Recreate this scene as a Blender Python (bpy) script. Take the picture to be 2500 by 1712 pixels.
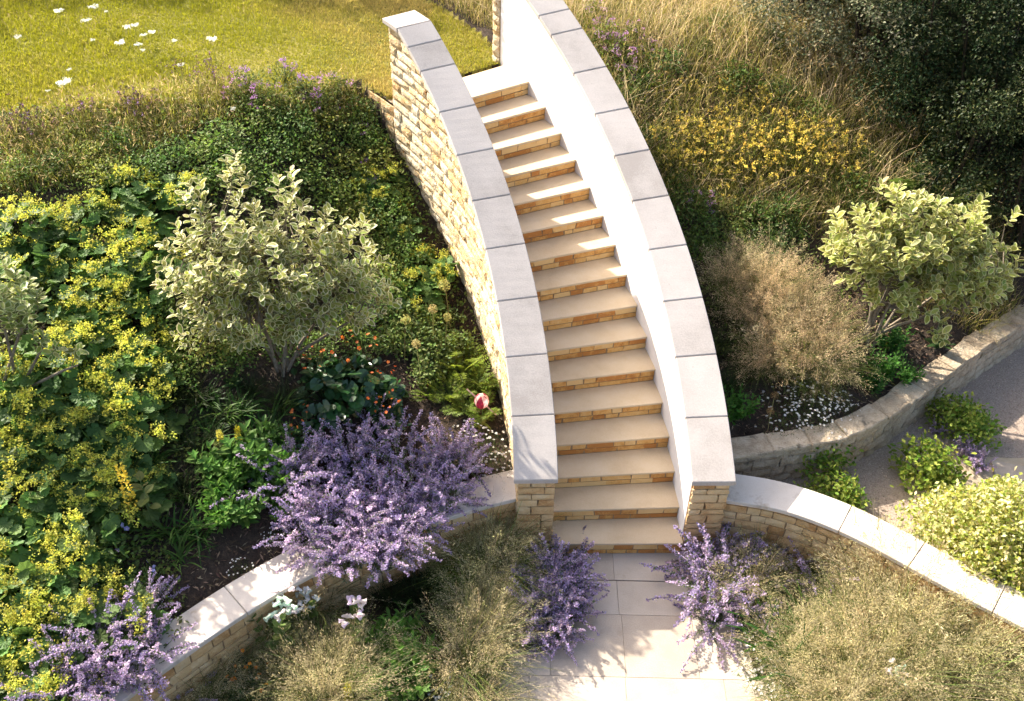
import bpy, bmesh, math
import numpy as np
from mathutils import Matrix, Vector

# ------------------------------------------------------------------ clear
for o in list(bpy.data.objects):
    bpy.data.objects.remove(o)
SC = bpy.context.scene
COL = SC.collection
R = math.radians

# ------------------------------------------------------------------ camera
CAM = np.array([-1.716, -6.249, 8.082])
PITCH, ROLL = 0.69761, -0.0227
cam = bpy.data.cameras.new('camera')
cam.sensor_width = 36.0
cam.lens = 36.40
cam.clip_start = 0.05
cam.clip_end = 400
co = bpy.data.objects.new('camera', cam)
COL.objects.link(co)
fw = Vector((0, math.cos(PITCH), -math.sin(PITCH)))
up = Vector((0, math.sin(PITCH), math.cos(PITCH)))
rt = Vector((1, 0, 0))
rt2 = rt * math.cos(ROLL) - up * math.sin(ROLL)
up2 = rt * math.sin(ROLL) + up * math.cos(ROLL)
m3 = Matrix((rt2, up2, -fw)).transposed()
co.matrix_world = Matrix.Translation(Vector(CAM)) @ m3.to_4x4()
SC.camera = co

# ------------------------------------------------------------------ sky and sun
SUN_AZ, SUN_EL = R(140.3), R(36.5)            # azimuth measured from +x towards +y
sdir = Vector((math.cos(SUN_AZ) * math.cos(SUN_EL), math.sin(SUN_AZ) * math.cos(SUN_EL), math.sin(SUN_EL)))
world = bpy.data.worlds.new('World')
SC.world = world
world.use_nodes = True
wn = world.node_tree
bg = wn.nodes['Background']
sky = wn.nodes.new('ShaderNodeTexSky')
sky.sky_type = 'NISHITA'
sky.sun_disc = False
sky.sun_elevation = SUN_EL
sky.sun_rotation = math.pi / 2 - SUN_AZ
sky.air_density = 1.0
sky.dust_density = 5.0
sky.ozone_density = 0.6
wn.links.new(sky.outputs[0], bg.inputs[0])
bg.inputs[1].default_value = 0.12
sun = bpy.data.lights.new('sun', 'SUN')
sun.energy = 4.4
sun.angle = R(0.53)
sun.color = (1.0, 0.92, 0.79)
so = bpy.data.objects.new('sun', sun)
COL.objects.link(so)
so.rotation_euler = sdir.to_track_quat('Z', 'Y').to_euler()

SC.view_settings.view_transform = 'Standard'
SC.view_settings.look = 'None'
SC.view_settings.gamma = 1
SC.view_settings.use_curve_mapping = False
SC.view_settings.exposure = 1.53
SC.cycles.max_bounces = 4
SC.cycles.diffuse_bounces = 3
SC.cycles.glossy_bounces = 2
SC.cycles.transmission_bounces = 4
SC.cycles.use_adaptive_sampling = True
SC.cycles.adaptive_threshold = 0.03
SC.cycles.caustics_reflective = False
SC.cycles.caustics_refractive = False
SC.cycles.sample_clamp_indirect = 4

# ------------------------------------------------------------------ helpers
RNG = np.random.default_rng(7)


def mat_base(name):
    m = bpy.data.materials.new(name)
    m.use_nodes = True
    nt = m.node_tree
    return m, nt, nt.nodes['Principled BSDF']


def node(nt, typ, **kw):
    n = nt.nodes.new(typ)
    for k, v in kw.items():
        if k.startswith('i_'):
            key = k[2:]
            key = int(key) if key.isdigit() else key
            n.inputs[key].default_value = v
        else:
            setattr(n, k, v)
    return n


def ramp(nt, stops):
    n = nt.nodes.new('ShaderNodeValToRGB')
    e = n.color_ramp.elements
    while len(e) < len(stops):
        e.new(0.5)
    for i, (p, c) in enumerate(stops):
        e[i].position = p
        e[i].color = (*c, 1)
    return n


def stone_mat(name, cols, scale=6, fine=60, bump=0.3, rough=0.85, rand=0.25, spots=None, dist=0.01):
    """mottled stone: large and fine noise through a colour ramp, per-object tint, fine relief"""
    m, nt, b = mat_base(name)
    L = nt.links.new
    tc = node(nt, 'ShaderNodeTexCoord')
    geo = node(nt, 'ShaderNodeNewGeometry')
    oi = node(nt, 'ShaderNodeObjectInfo')
    n1 = node(nt, 'ShaderNodeTexNoise', i_Scale=scale, i_Detail=3.0, i_Roughness=0.62)
    n2 = node(nt, 'ShaderNodeTexNoise', i_Scale=fine, i_Detail=2.0, i_Roughness=0.7)
    L(geo.outputs['Position'], n1.inputs['Vector'])
    L(geo.outputs['Position'], n2.inputs['Vector'])
    mx = node(nt, 'ShaderNodeMath', operation='MULTIPLY_ADD', i_1=0.6, i_2=0.0)
    L(n1.outputs['Fac'], mx.inputs[0])
    ad = node(nt, 'ShaderNodeMath', operation='MULTIPLY_ADD', i_1=0.4)
    L(n2.outputs['Fac'], ad.inputs[0])
    L(mx.outputs[0], ad.inputs[2])
    rn = node(nt, 'ShaderNodeMath', operation='MULTIPLY_ADD', i_1=rand, i_2=-rand / 2)
    L(oi.outputs['Random'], rn.inputs[0])
    sm = node(nt, 'ShaderNodeMath', operation='ADD')
    L(ad.outputs[0], sm.inputs[0])
    L(rn.outputs[0], sm.inputs[1])
    n = len(cols)
    rp = ramp(nt, [(0.3 + 0.4 * i / (n - 1), c) for i, c in enumerate(cols)])
    L(sm.outputs[0], rp.inputs[0])
    out = rp.outputs[0]
    if spots:
        n3 = node(nt, 'ShaderNodeTexNoise', i_Scale=spots[0], i_Detail=3.0, i_Roughness=0.75)
        L(geo.outputs['Position'], n3.inputs['Vector'])
        r3 = ramp(nt, [(spots[1], (0, 0, 0)), (spots[2], (1, 1, 1))])
        L(n3.outputs['Fac'], r3.inputs[0])
        mm = node(nt, 'ShaderNodeMix', data_type='RGBA')
        L(r3.outputs[0], mm.inputs['Factor'])
        L(out, mm.inputs['A'])
        mm.inputs['B'].default_value = (*spots[3], 1)
        out = mm.outputs['Result']
    L(out, b.inputs['Base Color'])
    b.inputs['Roughness'].default_value = rough
    bp = node(nt, 'ShaderNodeBump', i_Strength=bump, i_Distance=dist)
    L(n2.outputs['Fac'], bp.inputs['Height'])
    L(bp.outputs[0], b.inputs['Normal'])
    return m


def foliage_mat(name, trans=0.35, rough=0.45, spec=0.25, rand=0.25):
    """leaf: per-leaf colour, a little gloss, light shining through from behind"""
    m, nt, b = mat_base(name)
    L = nt.links.new
    at = node(nt, 'ShaderNodeAttribute', attribute_name='col')
    oi = node(nt, 'ShaderNodeObjectInfo')
    mr = node(nt, 'ShaderNodeMapRange')
    mr.inputs['To Min'].default_value = 1 - rand
    mr.inputs['To Max'].default_value = 1 + rand
    L(oi.outputs['Random'], mr.inputs[0])
    hs = node(nt, 'ShaderNodeHueSaturation')
    L(at.outputs['Color'], hs.inputs['Color'])
    L(mr.outputs[0], hs.inputs['Value'])
    L(hs.outputs[0], b.inputs['Base Color'])
    b.inputs['Roughness'].default_value = rough
    b.inputs['Specular IOR Level'].default_value = spec
    tr = node(nt, 'ShaderNodeBsdfTranslucent')
    h2 = node(nt, 'ShaderNodeHueSaturation', i_Saturation=1.05, i_Value=1.3)
    L(hs.outputs[0], h2.inputs['Color'])
    L(h2.outputs[0], tr.inputs['Color'])
    mx = node(nt, 'ShaderNodeMixShader', i_Fac=trans)
    L(b.outputs[0], mx.inputs[1])
    L(tr.outputs[0], mx.inputs[2])
    L(mx.outputs[0], nt.nodes['Material Output'].inputs['Surface'])
    return m


def flat_mat(name, c, rough=0.6):
    m, nt, b = mat_base(name)
    geo = node(nt, 'ShaderNodeNewGeometry')
    n1 = node(nt, 'ShaderNodeTexNoise', i_Scale=30.0, i_Detail=3.0)
    nt.links.new(geo.outputs['Position'], n1.inputs['Vector'])
    rp = ramp(nt, [(0.3, tuple(x * 0.75 for x in c)), (0.7, tuple(min(1, x * 1.2) for x in c))])
    nt.links.new(n1.outputs['Fac'], rp.inputs[0])
    nt.links.new(rp.outputs[0], b.inputs['Base Color'])
    b.inputs['Roughness'].default_value = rough
    return m


class MB:
    """collects vertices, faces and per-vertex colours for ONE mesh"""

    def __init__(self):
        self.v, self.f, self.c, self.n = [], [], [], 0

    def add(self, verts, faces, cols=None):
        verts = np.asarray(verts, float).reshape(-1, 3)
        faces = np.asarray(faces, int)
        self.v.append(verts)
        self.f.append(faces + self.n)
        if cols is None:
            cols = np.ones((len(verts), 3)) * 0.5
        cols = np.asarray(cols, float)
        if cols.ndim == 1:
            cols = np.tile(cols, (len(verts), 1))
        self.c.append(cols)
        self.n += len(verts)
        return self

    def mesh(self, name, mat=None, smooth=False):
        me = bpy.data.meshes.new(name)
        if not self.v:
            return me
        V = np.concatenate(self.v).astype(np.float32)
        Cc = np.concatenate(self.c).astype(np.float32)
        loops = np.concatenate([f.ravel() for f in self.f]).astype(np.int32)
        tot = np.concatenate([np.full(len(f), f.shape[1]) for f in self.f]).astype(np.int32)
        st = np.concatenate([[0], np.cumsum(tot)[:-1]]).astype(np.int32)
        me.vertices.add(len(V))
        me.vertices.foreach_set('co', V.ravel())
        me.loops.add(len(loops))
        me.loops.foreach_set('vertex_index', loops)
        me.polygons.add(len(tot))
        me.polygons.foreach_set('loop_start', st)
        me.polygons.foreach_set('loop_total', tot)
        me.polygons.foreach_set('use_smooth', np.full(len(tot), bool(smooth)))
        a = me.attributes.new('col', 'FLOAT_COLOR', 'POINT')
        a.data.foreach_set('color', np.concatenate([Cc, np.ones((len(Cc), 1), np.float32)], 1).ravel())
        me.update(calc_edges=True)
        me.validate()
        if mat is not None:
            me.materials.append(mat)
        return me

    def build(self, name, mat=None, parent=None, loc=(0, 0, 0), smooth=False):
        return link(name, self.mesh(name, mat, smooth), parent, loc)


def link(name, me, parent=None, loc=(0, 0, 0), rot=None, scale=None):
    o = bpy.data.objects.new(name, me)
    COL.objects.link(o)
    o.location = loc
    if rot is not None:
        o.rotation_euler = rot
    if scale is not None:
        o.scale = scale
    if parent is not None:
        o.parent = parent
    return o


def thing(name, label, cat, loc=(0, 0, 0), group=None, rz=0.0, sc=1.0):
    o = bpy.data.objects.new(name, None)
    COL.objects.link(o)
    o.empty_display_size = 0.1
    o.location = loc
    o.rotation_euler = (0, 0, rz)
    o.scale = (sc, sc, sc) if np.isscalar(sc) else sc
    return tag(o, label, cat, group)


def tag(o, label=None, cat=None, group=None, kind=None):
    if label:
        o['label'] = label
    if cat:
        o['category'] = cat
    if group:
        o['group'] = group
    if kind:
        o['kind'] = kind
    return o


def copy_tree(o, parent=None):
    c = o.copy()
    COL.objects.link(c)
    if parent is not None:
        c.parent = parent
    for ch in list(o.children):
        copy_tree(ch, c)
    return c


def box(x0, x1, y0, y1, z0, z1):
    v = [(x0, y0, z0), (x1, y0, z0), (x1, y1, z0), (x0, y1, z0), (x0, y0, z1), (x1, y0, z1), (x1, y1, z1), (x0, y1, z1)]
    f = [(0, 3, 2, 1), (4, 5, 6, 7), (0, 1, 5, 4), (1, 2, 6, 5), (2, 3, 7, 6), (3, 0, 4, 7)]
    return np.array(v, float), np.array(f)


HEXF = np.array([(0, 3, 2, 1), (4, 5, 6, 7), (0, 1, 5, 4), (1, 2, 6, 5), (2, 3, 7, 6), (3, 0, 4, 7)])


def bevelled(me, w):
    bm = bmesh.new()
    bm.from_mesh(me)
    bmesh.ops.recalc_face_normals(bm, faces=bm.faces)
    bmesh.ops.bevel(bm, geom=list(bm.edges), offset=w, segments=1, affect='EDGES', profile=0.5)
    bm.to_mesh(me)
    bm.free()
    return me


# ------------------------------------------------------------------ the stair's geometry (one curved flight, turning left as it climbs)
RR, RW = 9.357, 1.2727           # radius of the right wall's inner face; width of the flight
RL = RR - RW
PHI0, DPHI, CURV = 0.03419, 0.034507, 0.000173
RISE, OVER, SLOPE = 0.165, 0.013, 1.0433
HL, HR = 0.831, 0.8435           # coping tops above the line of nosings
COPT = 0.055                     # coping thickness
LO, LI, RI, RO = 0.393, 0.017, 0.017, 0.396


def ph(t):
    return PHI0 + DPHI * t + CURV * t * t


def tof(a):
    t = (a - PHI0) / DPHI
    for _ in range(6):
        t = (a - PHI0 - CURV * t * t) / DPHI
    return t


def arc(r, a, z):
    a = np.asarray(a, float)
    return np.stack(np.broadcast_arrays(-RR + r * np.cos(a), r * np.sin(a), np.asarray(z, float)), -1)


def ztop(t, h):
    return RISE * (t + 1) * SLOPE + h


# ------------------------------------------------------------------ low walls (centre lines) and the shape of the ground
LOWL = np.array([(-1.60, .585), (-2.07, .42), (-2.6, .16), (-3.1, -.12), (-3.55, -.42), (-4.0, -.80), (-4.45, -1.26), (-4.9, -1.76), (-5.4, -2.4)])
LOWR = np.array([(.36, .60), (.89, .51), (1.38, .28), (1.75, .02), (2.1, -.27), (2.40, -.51), (2.75, -.77), (3.3, -1.2), (4.0, -1.8)])
OLDW = np.array([(.42, 1.07), (1.12, 1.235), (1.6, 1.34), (1.9, 1.50), (2.21, 1.73), (2.55, 2.03), (2.89, 2.31), (3.48, 2.80), (4.13, 3.32), (5.2, 4.15), (6.5, 5.1)])
ZL, ZG, ZO, ZT = 0.70, 0.25, 0.75, 16 * RISE


def lawn_edge(x):
    return np.interp(x, [-12, -9, -7.4, -5.5, -4.4, -3.5], [4.0, 4.05, 4.15, 4.45, 4.75, 5.3])


def ground(x, y):
    """height of the ground and which piece of it: 0 bed, 1 lawn, 2 gravel, 3 under the stair"""
    x = np.asarray(x, float)
    y = np.asarray(y, float)
    r = np.hypot(x + RR, y)
    a = np.arctan2(y, x + RR)
    yl = np.interp(x, LOWL[::-1, 0], LOWL[::-1, 1])
    yl = np.where(x < -5.4, -2.4 + (x + 5.4) * 1.2, yl)
    yr = np.interp(x, LOWR[:, 0], LOWR[:, 1])
    yr = np.where(x > 4.0, -1.8 - (x - 4.0) * .85, yr)
    yo = np.interp(x, OLDW[:, 0], OLDW[:, 1])
    bump = 0.03 * np.sin(x * 3.1 + y * 1.7) + 0.02 * np.sin(x * 7.3 - y * 5.1)
    # left bank
    y1 = lawn_edge(x)
    u = np.clip((y - yl) / (y1 - yl), 0, 1)
    ex = np.interp(RL - .36 - r, [0, .5, 1.8], [2.1, 2.0, 1.35])
    zl = 0.62 + (ZT - 0.03 - 0.62) * u ** ex + bump * (u > 0) * (1 - u)
    lawnL = y > y1
    zl = np.where(lawnL, ZT, zl)
    zl = np.where(y < yl, 0.0 + bump * 0.4, zl)
    regl = np.where(lawnL, 1, 0)
    # right bank
    u = np.clip((y - yo) / (6.4 - yo), 0, 1)
    zr = 0.68 + (2.7 - 0.68) * u ** 1.25 + bump
    zr = np.where(y < yo, ZG + bump * .15, zr)
    regr = np.where(y < yo, 2, 0)
    low = y < yr
    zr = np.where(low, 0.0 + bump * 0.4, zr)
    regr = np.where(low, 0, regr)
    right = r > RL + RW * 0.5
    z = np.where(right, zr, zl)
    reg = np.where(right, regr, regl)
    # within the flight
    ins = (r > RL - .2) & (r < RR + .2)
    below = a < ph(0) + .02
    z = np.where(ins & below, np.where(right, np.where(x > .75, z, -0.02), np.where(x < -1.9, z, -0.02)), z)
    st = ins & ~below
    t = tof(np.clip(a, 0.0, 1.2))
    z = np.where(st, np.where(t > 16.6, ZT, RISE * t - 0.35), z)
    reg = np.where(st, np.where(t > 16.6, 1, 3), reg)
    # forecourt under the paving
    pav = (x > -1.75) & (x < 0.45) & (y < .45)
    z = np.where(pav & (y < .33), -0.03, z)
    # the lawn runs on behind the head of the flight
    hd = (a > ph(16.6)) & (r > RL - .35) & (r < RR + .15 + 2.2 * np.clip(a - ph(16.9), 0, .5))
    z = np.where(hd, ZT, z)
    reg = np.where(hd, 1, reg)
    return z, reg


def gz(x, y):
    return float(ground(np.array([x]), np.array([y]))[0][0])
# ------------------------------------------------------------------ stone and ground materials
M = {}
M['tread'] = stone_mat('tread_limestone', [(.50, .37, .23), (.57, .44, .29), (.61, .49, .35)], scale=3.5, fine=90, bump=.12, rough=.8, rand=.15)
M['coping'] = stone_mat('coping_limestone', [(.37, .325, .29), (.48, .43, .39), (.55, .495, .45)], scale=2.4, fine=70, bump=.15, rough=.8, rand=.22,
                        spots=(9, .66, .78, (.33, .295, .27)))
M['paving'] = stone_mat('paving_limestone', [(.37, .30, .235), (.45, .375, .30), (.51, .435, .36)], scale=2.6, fine=80, bump=.15, rough=.85, rand=.25,
                        spots=(4, .60, .80, (.33, .26, .19)))
M['brick'] = stone_mat('golden_brick', [(.46, .19, .045), (.62, .33, .095), (.68, .40, .14), (.70, .47, .21)], scale=14, fine=80, bump=.5, rough=.9, rand=.55)
M['pier'] = stone_mat('pale_golden_stone', [(.42, .23, .09), (.57, .365, .17), (.62, .42, .21), (.66, .49, .28)], scale=10, fine=70, bump=.6, rough=.9, rand=.4)
M['rock'] = stone_mat('rock_faced_stone', [(.46, .28, .11), (.60, .44, .24), (.66, .54, .36), (.70, .61, .46)], scale=11, fine=45, bump=1.0, rough=.9, rand=.25,
                      spots=(14, .58, .66, (.34, .16, .045)), dist=.02)
M['rubble'] = stone_mat('weathered_rubble', [(.24, .17, .11), (.40, .31, .21), (.52, .42, .30), (.58, .49, .37)], scale=8, fine=55, bump=1.0, rough=.95, rand=.12,
                        spots=(5, .60, .72, (.17, .14, .10)), dist=.02)
M['mortar'] = stone_mat('lime_mortar', [(.42, .33, .22), (.52, .42, .30)], scale=12, fine=80, bump=.4, rough=.95, rand=0)
M['darkmortar'] = stone_mat('brown_mortar', [(.24, .15, .08), (.34, .23, .13)], scale=12, fine=80, bump=.4, rough=.95, rand=0)
M['plaster'] = stone_mat('white_render', [(.80, .79, .79), (.86, .85, .85), (.88, .87, .86)], scale=2, fine=120, bump=.05, rough=.9, rand=0)
M['soil'] = stone_mat('dark_mulch', [(.022, .015, .010), (.05, .033, .022), (.10, .066, .042)], scale=18, fine=70, bump=1.0, rough=1, rand=0, dist=.03)
M['lawnsoil'] = stone_mat('lawn_turf', [(.10, .11, .015), (.20, .18, .03), (.30, .22, .06)], scale=1.2, fine=60, bump=.8, rough=1, rand=0, dist=.02)
M['gravel'] = stone_mat('fine_gravel', [(.24, .18, .14), (.43, .335, .265), (.60, .49, .40)], scale=60, fine=160, bump=1.0, rough=.95, rand=0, dist=.012)
M['dark'] = flat_mat('drain_slot_dark', (.012, .011, .010))
M['bark'] = stone_mat('grey_bark', [(.10, .075, .05), (.22, .18, .13), (.30, .25, .19)], scale=14, fine=60, bump=.5, rough=.9, rand=.2)

# ------------------------------------------------------------------ ground sheets
def grid_sheet(xs, ys):
    X, Y = np.meshgrid(xs, ys)
    Z, _ = ground(X, Y)
    nx, ny = len(xs), len(ys)
    V = np.stack([X, Y, Z], -1).reshape(-1, 3)
    i = np.arange(nx * ny).reshape(ny, nx)
    F = np.stack([i[:-1, :-1], i[:-1, 1:], i[1:, 1:], i[1:, :-1]], -1).reshape(-1, 4)
    c = V[F].mean(1)
    _, reg = ground(c[:, 0], c[:, 1])
    return V, F, reg


far = np.array([-160, -90, -50, -30, -20, -14])
xs = np.concatenate([far, np.arange(-11, 9.01, .08), [12, 18, 30, 50, 90, 160]])
ys = np.concatenate([[-160, -80, -40, -20, -10, -6], np.arange(-4, 12.01, .08), [14, 18, 26, 40, 80, 160]])
V, F, reg = grid_sheet(xs, ys)
for nm, k, mt in (('garden_bed', (0, 3), 'soil'), ('lawn', (1,), 'lawnsoil'), ('gravel_path', (2,), 'gravel')):
    f = F[np.isin(reg, k)]
    u, inv = np.unique(f, return_inverse=True)
    b = MB().add(V[u], inv.reshape(-1, 4))
    tag(b.build(nm, M[mt], smooth=True), kind='structure')


# ------------------------------------------------------------------ stones laid on a face
def stone_piece(S, s0, s1, z0, z1, depth, rough, nx=4, nz=3, topf=None, seed=0, round_=.25):
    """one stone: S(s, z, d) is a point of the wall face, d metres proud of it; topf clips the top"""
    rg = np.random.default_rng(seed)
    b = MB()
    a = np.linspace(0, 1, nx)
    c = np.linspace(0, 1, nz)
    A, Cc = np.meshgrid(a, c)
    sj = (A - .5) * 0
    s = s0 + (s1 - s0) * A + sj
    zt = np.full_like(s, z1)
    if topf is not None:
        zt = np.minimum(z1, topf(s))
    zt = np.maximum(zt, z0 + .004)
    z = z0 + (zt - z0) * Cc
    edge = (A == 0) | (A == 1) | (Cc == 0) | (Cc == 1)
    d = depth + np.where(edge, -round_ * depth - rough * .25, rough) * rg.uniform(.3, 1.0, A.shape)
    d = d + rng_tilt(rg, A, Cc, rough)
    j = np.where((A > 0) & (A < 1), rg.uniform(-.35, .35, A.shape) / (nx - 1), rg.uniform(-.04, .04, A.shape))
    s = s + j * (s1 - s0)
    front = S(s.ravel(), z.ravel(), np.maximum(d, .003).ravel())
    ix = np.arange(nx * nz).reshape(nz, nx)
    per = np.concatenate([ix[0, :], ix[1:, -1], ix[-1, -2::-1], ix[-2:0:-1, 0]])
    back = S(s.ravel()[per], z.ravel()[per], np.full(len(per), -.03))
    Fq = np.stack([ix[:-1, :-1], ix[:-1, 1:], ix[1:, 1:], ix[1:, :-1]], -1).reshape(-1, 4)
    n = nx * nz
    m = len(per)
    k = np.arange(m)
    side = np.stack([per, n + k, n + (k + 1) % m, per[(k + 1) % m]], -1)
    b.add(np.concatenate([front, back]), np.concatenate([Fq, side]))
    return b


def rng_tilt(rg, A, Cc, rough):
    return rough * .5 * ((A - .5) * rg.uniform(-1, 1) + (Cc - .5) * rg.uniform(-1, 1))


def courses(z0, z1, hs, rg):
    z = z0
    out = []
    while z < z1 - .02:
        h = min(rg.choice(hs), z1 - z)
        if z1 - (z + h) < .03:
            h = z1 - z
        out.append((z, z + h))
        z += h
    return out


def lay(S, sa, sb, cs, lens, rg, gap=.008, topf=None, botf=None):
    """stones (s0, s1, z0, z1) of coursed walling between sa and sb"""
    out = []
    for z0, z1 in cs:
        s = sa
        while s < sb - .01:
            l = rg.choice(lens) * rg.uniform(.8, 1.2)
            e = min(s + l, sb)
            if sb - e < min(lens) * .5:
                e = sb
            keep = True
            if topf is not None and topf(np.array([s, (s + e) / 2, e])).max() < z0 + .03:
                keep = False
            if botf is not None and botf((s + e) / 2) > z1:
                keep = False
            if keep and topf is not None:                  # begin the stone where the coping is above its bed
                q = np.linspace(s, e, 24)
                ok = topf(q) > z0 + .015
                keep = ok.any() and (e - q[ok][0]) > .03
                s = q[ok][0] if keep else s
            if keep:
                out.append((s + gap / 2, e - gap / 2, z0 + gap / 2, z1 - gap / 2))
            s = e
    return out


def centre(b):
    """move the mesh to its own middle, return that point"""
    V = np.concatenate(b.v)
    c = (V.min(0) + V.max(0)) / 2
    b.v = [v - c for v in b.v]
    return c


def put_stones(S, stones, mat, parent, base, name, depth, rough, nx, nz, topf=None, limit=300, show=None, seed=0, rest='stonework'):
    order = sorted(stones, key=show) if show else stones
    rest_b = MB()
    for i, (s0, s1, z0, z1) in enumerate(order):
        b = stone_piece(S, s0, s1, z0, z1, depth, rough, nx, nz, topf, seed=seed * 1000 + i)
        if i < limit:
            c = centre(b)
            b.build(name, mat, parent, tuple(c - base))
        else:
            rest_b.add(np.concatenate(b.v) - base, b.f[0])
    if rest_b.n:
        tag(rest_b.build(rest, mat, parent), kind='stuff')


# ------------------------------------------------------------------ staircase: treads, risers and their bricks
base = np.array([-RW / 2, .4, 0.])
stair = thing('staircase', 'curved flight of sixteen cream stone treads with golden brick risers between two walls', 'staircase', tuple(base))
rg = np.random.default_rng(3)
for k in range(1, 17):
    a0 = ph(k - 1)
    a1 = ph(k) + .018 / RR
    if k == 16:
        a1 = ph(16.45)
    z1 = RISE * k
    seg = [a0, a1] if k < 16 else [a0, (a0 + a1) / 2, a1]
    b = MB()
    ro = RR + (.006 if k < 16 else .004)
    P = [arc(RL - .02, a0, z1 - .026), arc(ro, a0, z1 - .026), arc(ro, a1, z1 - .026), arc(RL - .02, a1, z1 - .026),
         arc(RL - .02, a0, z1), arc(ro, a0, z1), arc(ro, a1, z1), arc(RL - .02, a1, z1)]
    b.add(np.array(P) - base, HEXF)
    me = bevelled(b.mesh('tread', M['tread']), .004)
    link('tread', me, stair)
    # riser body under the tread
    ar = a0 + .007 / RR
    zb = RISE * (k - 1) - (.0 if k > 1 else .03)
    d0, d1 = ar + .012 / RR, ar + .11 / RR
    P = [arc(RL - .02, d0, zb - .02), arc(RR + .004, d0, zb - .02), arc(RR + .004, d1, zb - .02), arc(RL - .02, d1, zb - .02),
         arc(RL - .02, d0, z1 - .027), arc(RR + .004, d0, z1 - .027), arc(RR + .004, d1, z1 - .027), arc(RL - .02, d1, z1 - .027)]
    ris = MB().add(np.array(P) - base, HEXF).build('riser', M['darkmortar'], stair)
    ca, sa = math.cos(ar), math.sin(ar)
    tang = np.array([-sa, ca, 0])
    org = arc(RL, ar, 0)
    rad = np.array([ca, sa, 0])

    def S(s, z, d, org=org, rad=rad, tang=tang):
        return org + np.outer(s, rad) + np.outer(.012 - np.asarray(d), tang) + np.outer(z, [0, 0, 1])

    h1 = rg.uniform(.060, .072)
    zz = RISE * (k - 1)
    cs = [(zz + .002, zz + h1), (zz + h1, z1 - .027)]
    st = lay(S, .0, RW, cs, [.13, .18, .24, .30], rg, gap=.012)
    put_stones(S, st, M['brick'], ris, base, 'brick', .010, .004, 4, 2, seed=100 + k)

# ------------------------------------------------------------------ curved stair walls
def wall_core(b, r0, r1, ta, tb, topf, zb, n=60, base=base, close_top=None):
    t = np.linspace(ta, tb, n)
    a = ph(t)
    zt = topf(t)
    rows = np.stack([arc(r0, a, zb), arc(r1, a, zb), arc(r1, a, zt), arc(r0, a, zt)], 1) - base
    V = rows.reshape(-1, 3)
    F = []
    for i in range(n - 1):
        for q in range(4):
            F.append((i * 4 + q, i * 4 + (q + 1) % 4, (i + 1) * 4 + (q + 1) % 4, (i + 1) * 4 + q))
    F.append((3, 2, 1, 0))
    e = (n - 1) * 4
    F.append((e, e + 1, e + 2, e + 3))
    b.add(V, np.array(F))


def coping_piece(name, r0, r1, ta, tb, h, parent, base, mat, level=None):
    n = 7
    t = np.linspace(ta + .012, tb - .012, n)
    a = ph(t)
    z = ztop(t, h) if level is None else np.full(n, level)
    if level is not None and level < 0:
        z = ztop(t, h)
    rows = np.stack([arc(r0, a, z - COPT), arc(r1, a, z - COPT), arc(r1, a, z), arc(r0, a, z)], 1) - base
    V = rows.reshape(-1, 3)
    F = []
    for i in range(n - 1):
        for q in range(4):
            F.append((i * 4 + q, (i + 1) * 4 + q, (i + 1) * 4 + (q + 1) % 4, i * 4 + (q + 1) % 4))
    F.append((0, 1, 2, 3))
    e = (n - 1) * 4
    F.append((e + 3, e + 2, e + 1, e))
    b = MB().add(V, np.array(F))
    c = centre(b)
    me = b.mesh(name, mat)
    bm = bmesh.new()
    bm.from_mesh(me)
    bmesh.ops.recalc_face_normals(bm, faces=bm.faces)
    ed = [e_ for e_ in bm.edges if e_.calc_face_angle(0) > .6]
    bmesh.ops.bevel(bm, geom=ed, offset=.006, segments=1, affect='EDGES')
    bm.to_mesh(me)
    bm.free()
    return link(name, me, parent, tuple(c))


TL = [.145, 2.052, 3.862, 5.627, 7.326, 8.948, 10.532, 12.078, 13.589, 14.507, 15.241]
TR = [.038, 1.750, 3.423, 5.019, 6.566, 8.081, 9.545, 10.952, 12.385, 13.781, 14.504, 15.9, 17.05]
RLO = RL - .36                                            # outer face of the left wall
TEND = 16.12

# left wall: rock-faced outside, pier at the foot, level cap at the head
base = np.array([RL - .18 - RR, .35, 0.])
lw = thing('stair_wall', 'curved rock-faced stone wall on the left of the stairs with pale sloping coping', 'wall', tuple(base))
topL = lambda t: np.where(t < 15.241, ztop(t, HL), ztop(15.241, HL)) - COPT
b = MB()
wall_core(b, RLO + .025, RL - .004, .30, TEND, lambda t: topL(t) - .004, -.3, base=base)
b.build('core', M['darkmortar'], lw)
b = MB()
wall_core(b, RLO + .02, RL + .0, TEND + .02, 24.5, lambda t: np.full_like(t, ZT - .06), .8, n=24, base=base)
b.build('retaining_core', M['mortar'], lw)
for i in range(10):
    coping_piece('coping_stone', RL - LO, RL + LI, TL[i], TL[i + 1], HL, lw, base, M['coping'])
capz = float(ztop(15.241, HL))
coping_piece('cap_stone', RL - LO - .004, RL + LI, TL[10], TEND + .18, HL, lw, base, M['coping'], level=capz)

S_out = lambda s, z, d: arc(RLO + .02 - np.asarray(d), np.asarray(s) / RLO, z)
sA, sB = ph(.25) * RLO, ph(TEND) * RLO
topS = lambda s: topL(tof(np.asarray(s) / RLO)) - .002
rg = np.random.default_rng(11)
cs = courses(.55, float(capz), [.085, .10, .115, .13], rg)
botf = lambda s: gz(*(arc(RLO - .12, s / RLO, 0)[:2])) - .12
st = lay(S_out, sA, sB, cs, [.2, .26, .33, .42], rg, gap=.010, topf=topS, botf=botf)
put_stones(S_out, st, M['rock'], lw, base, 'stone', .020, .013, 7, 4, topf=topS, limit=300,
           show=lambda q: -(q[2] - botf((q[0] + q[1]) / 2)) , seed=1)
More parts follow.
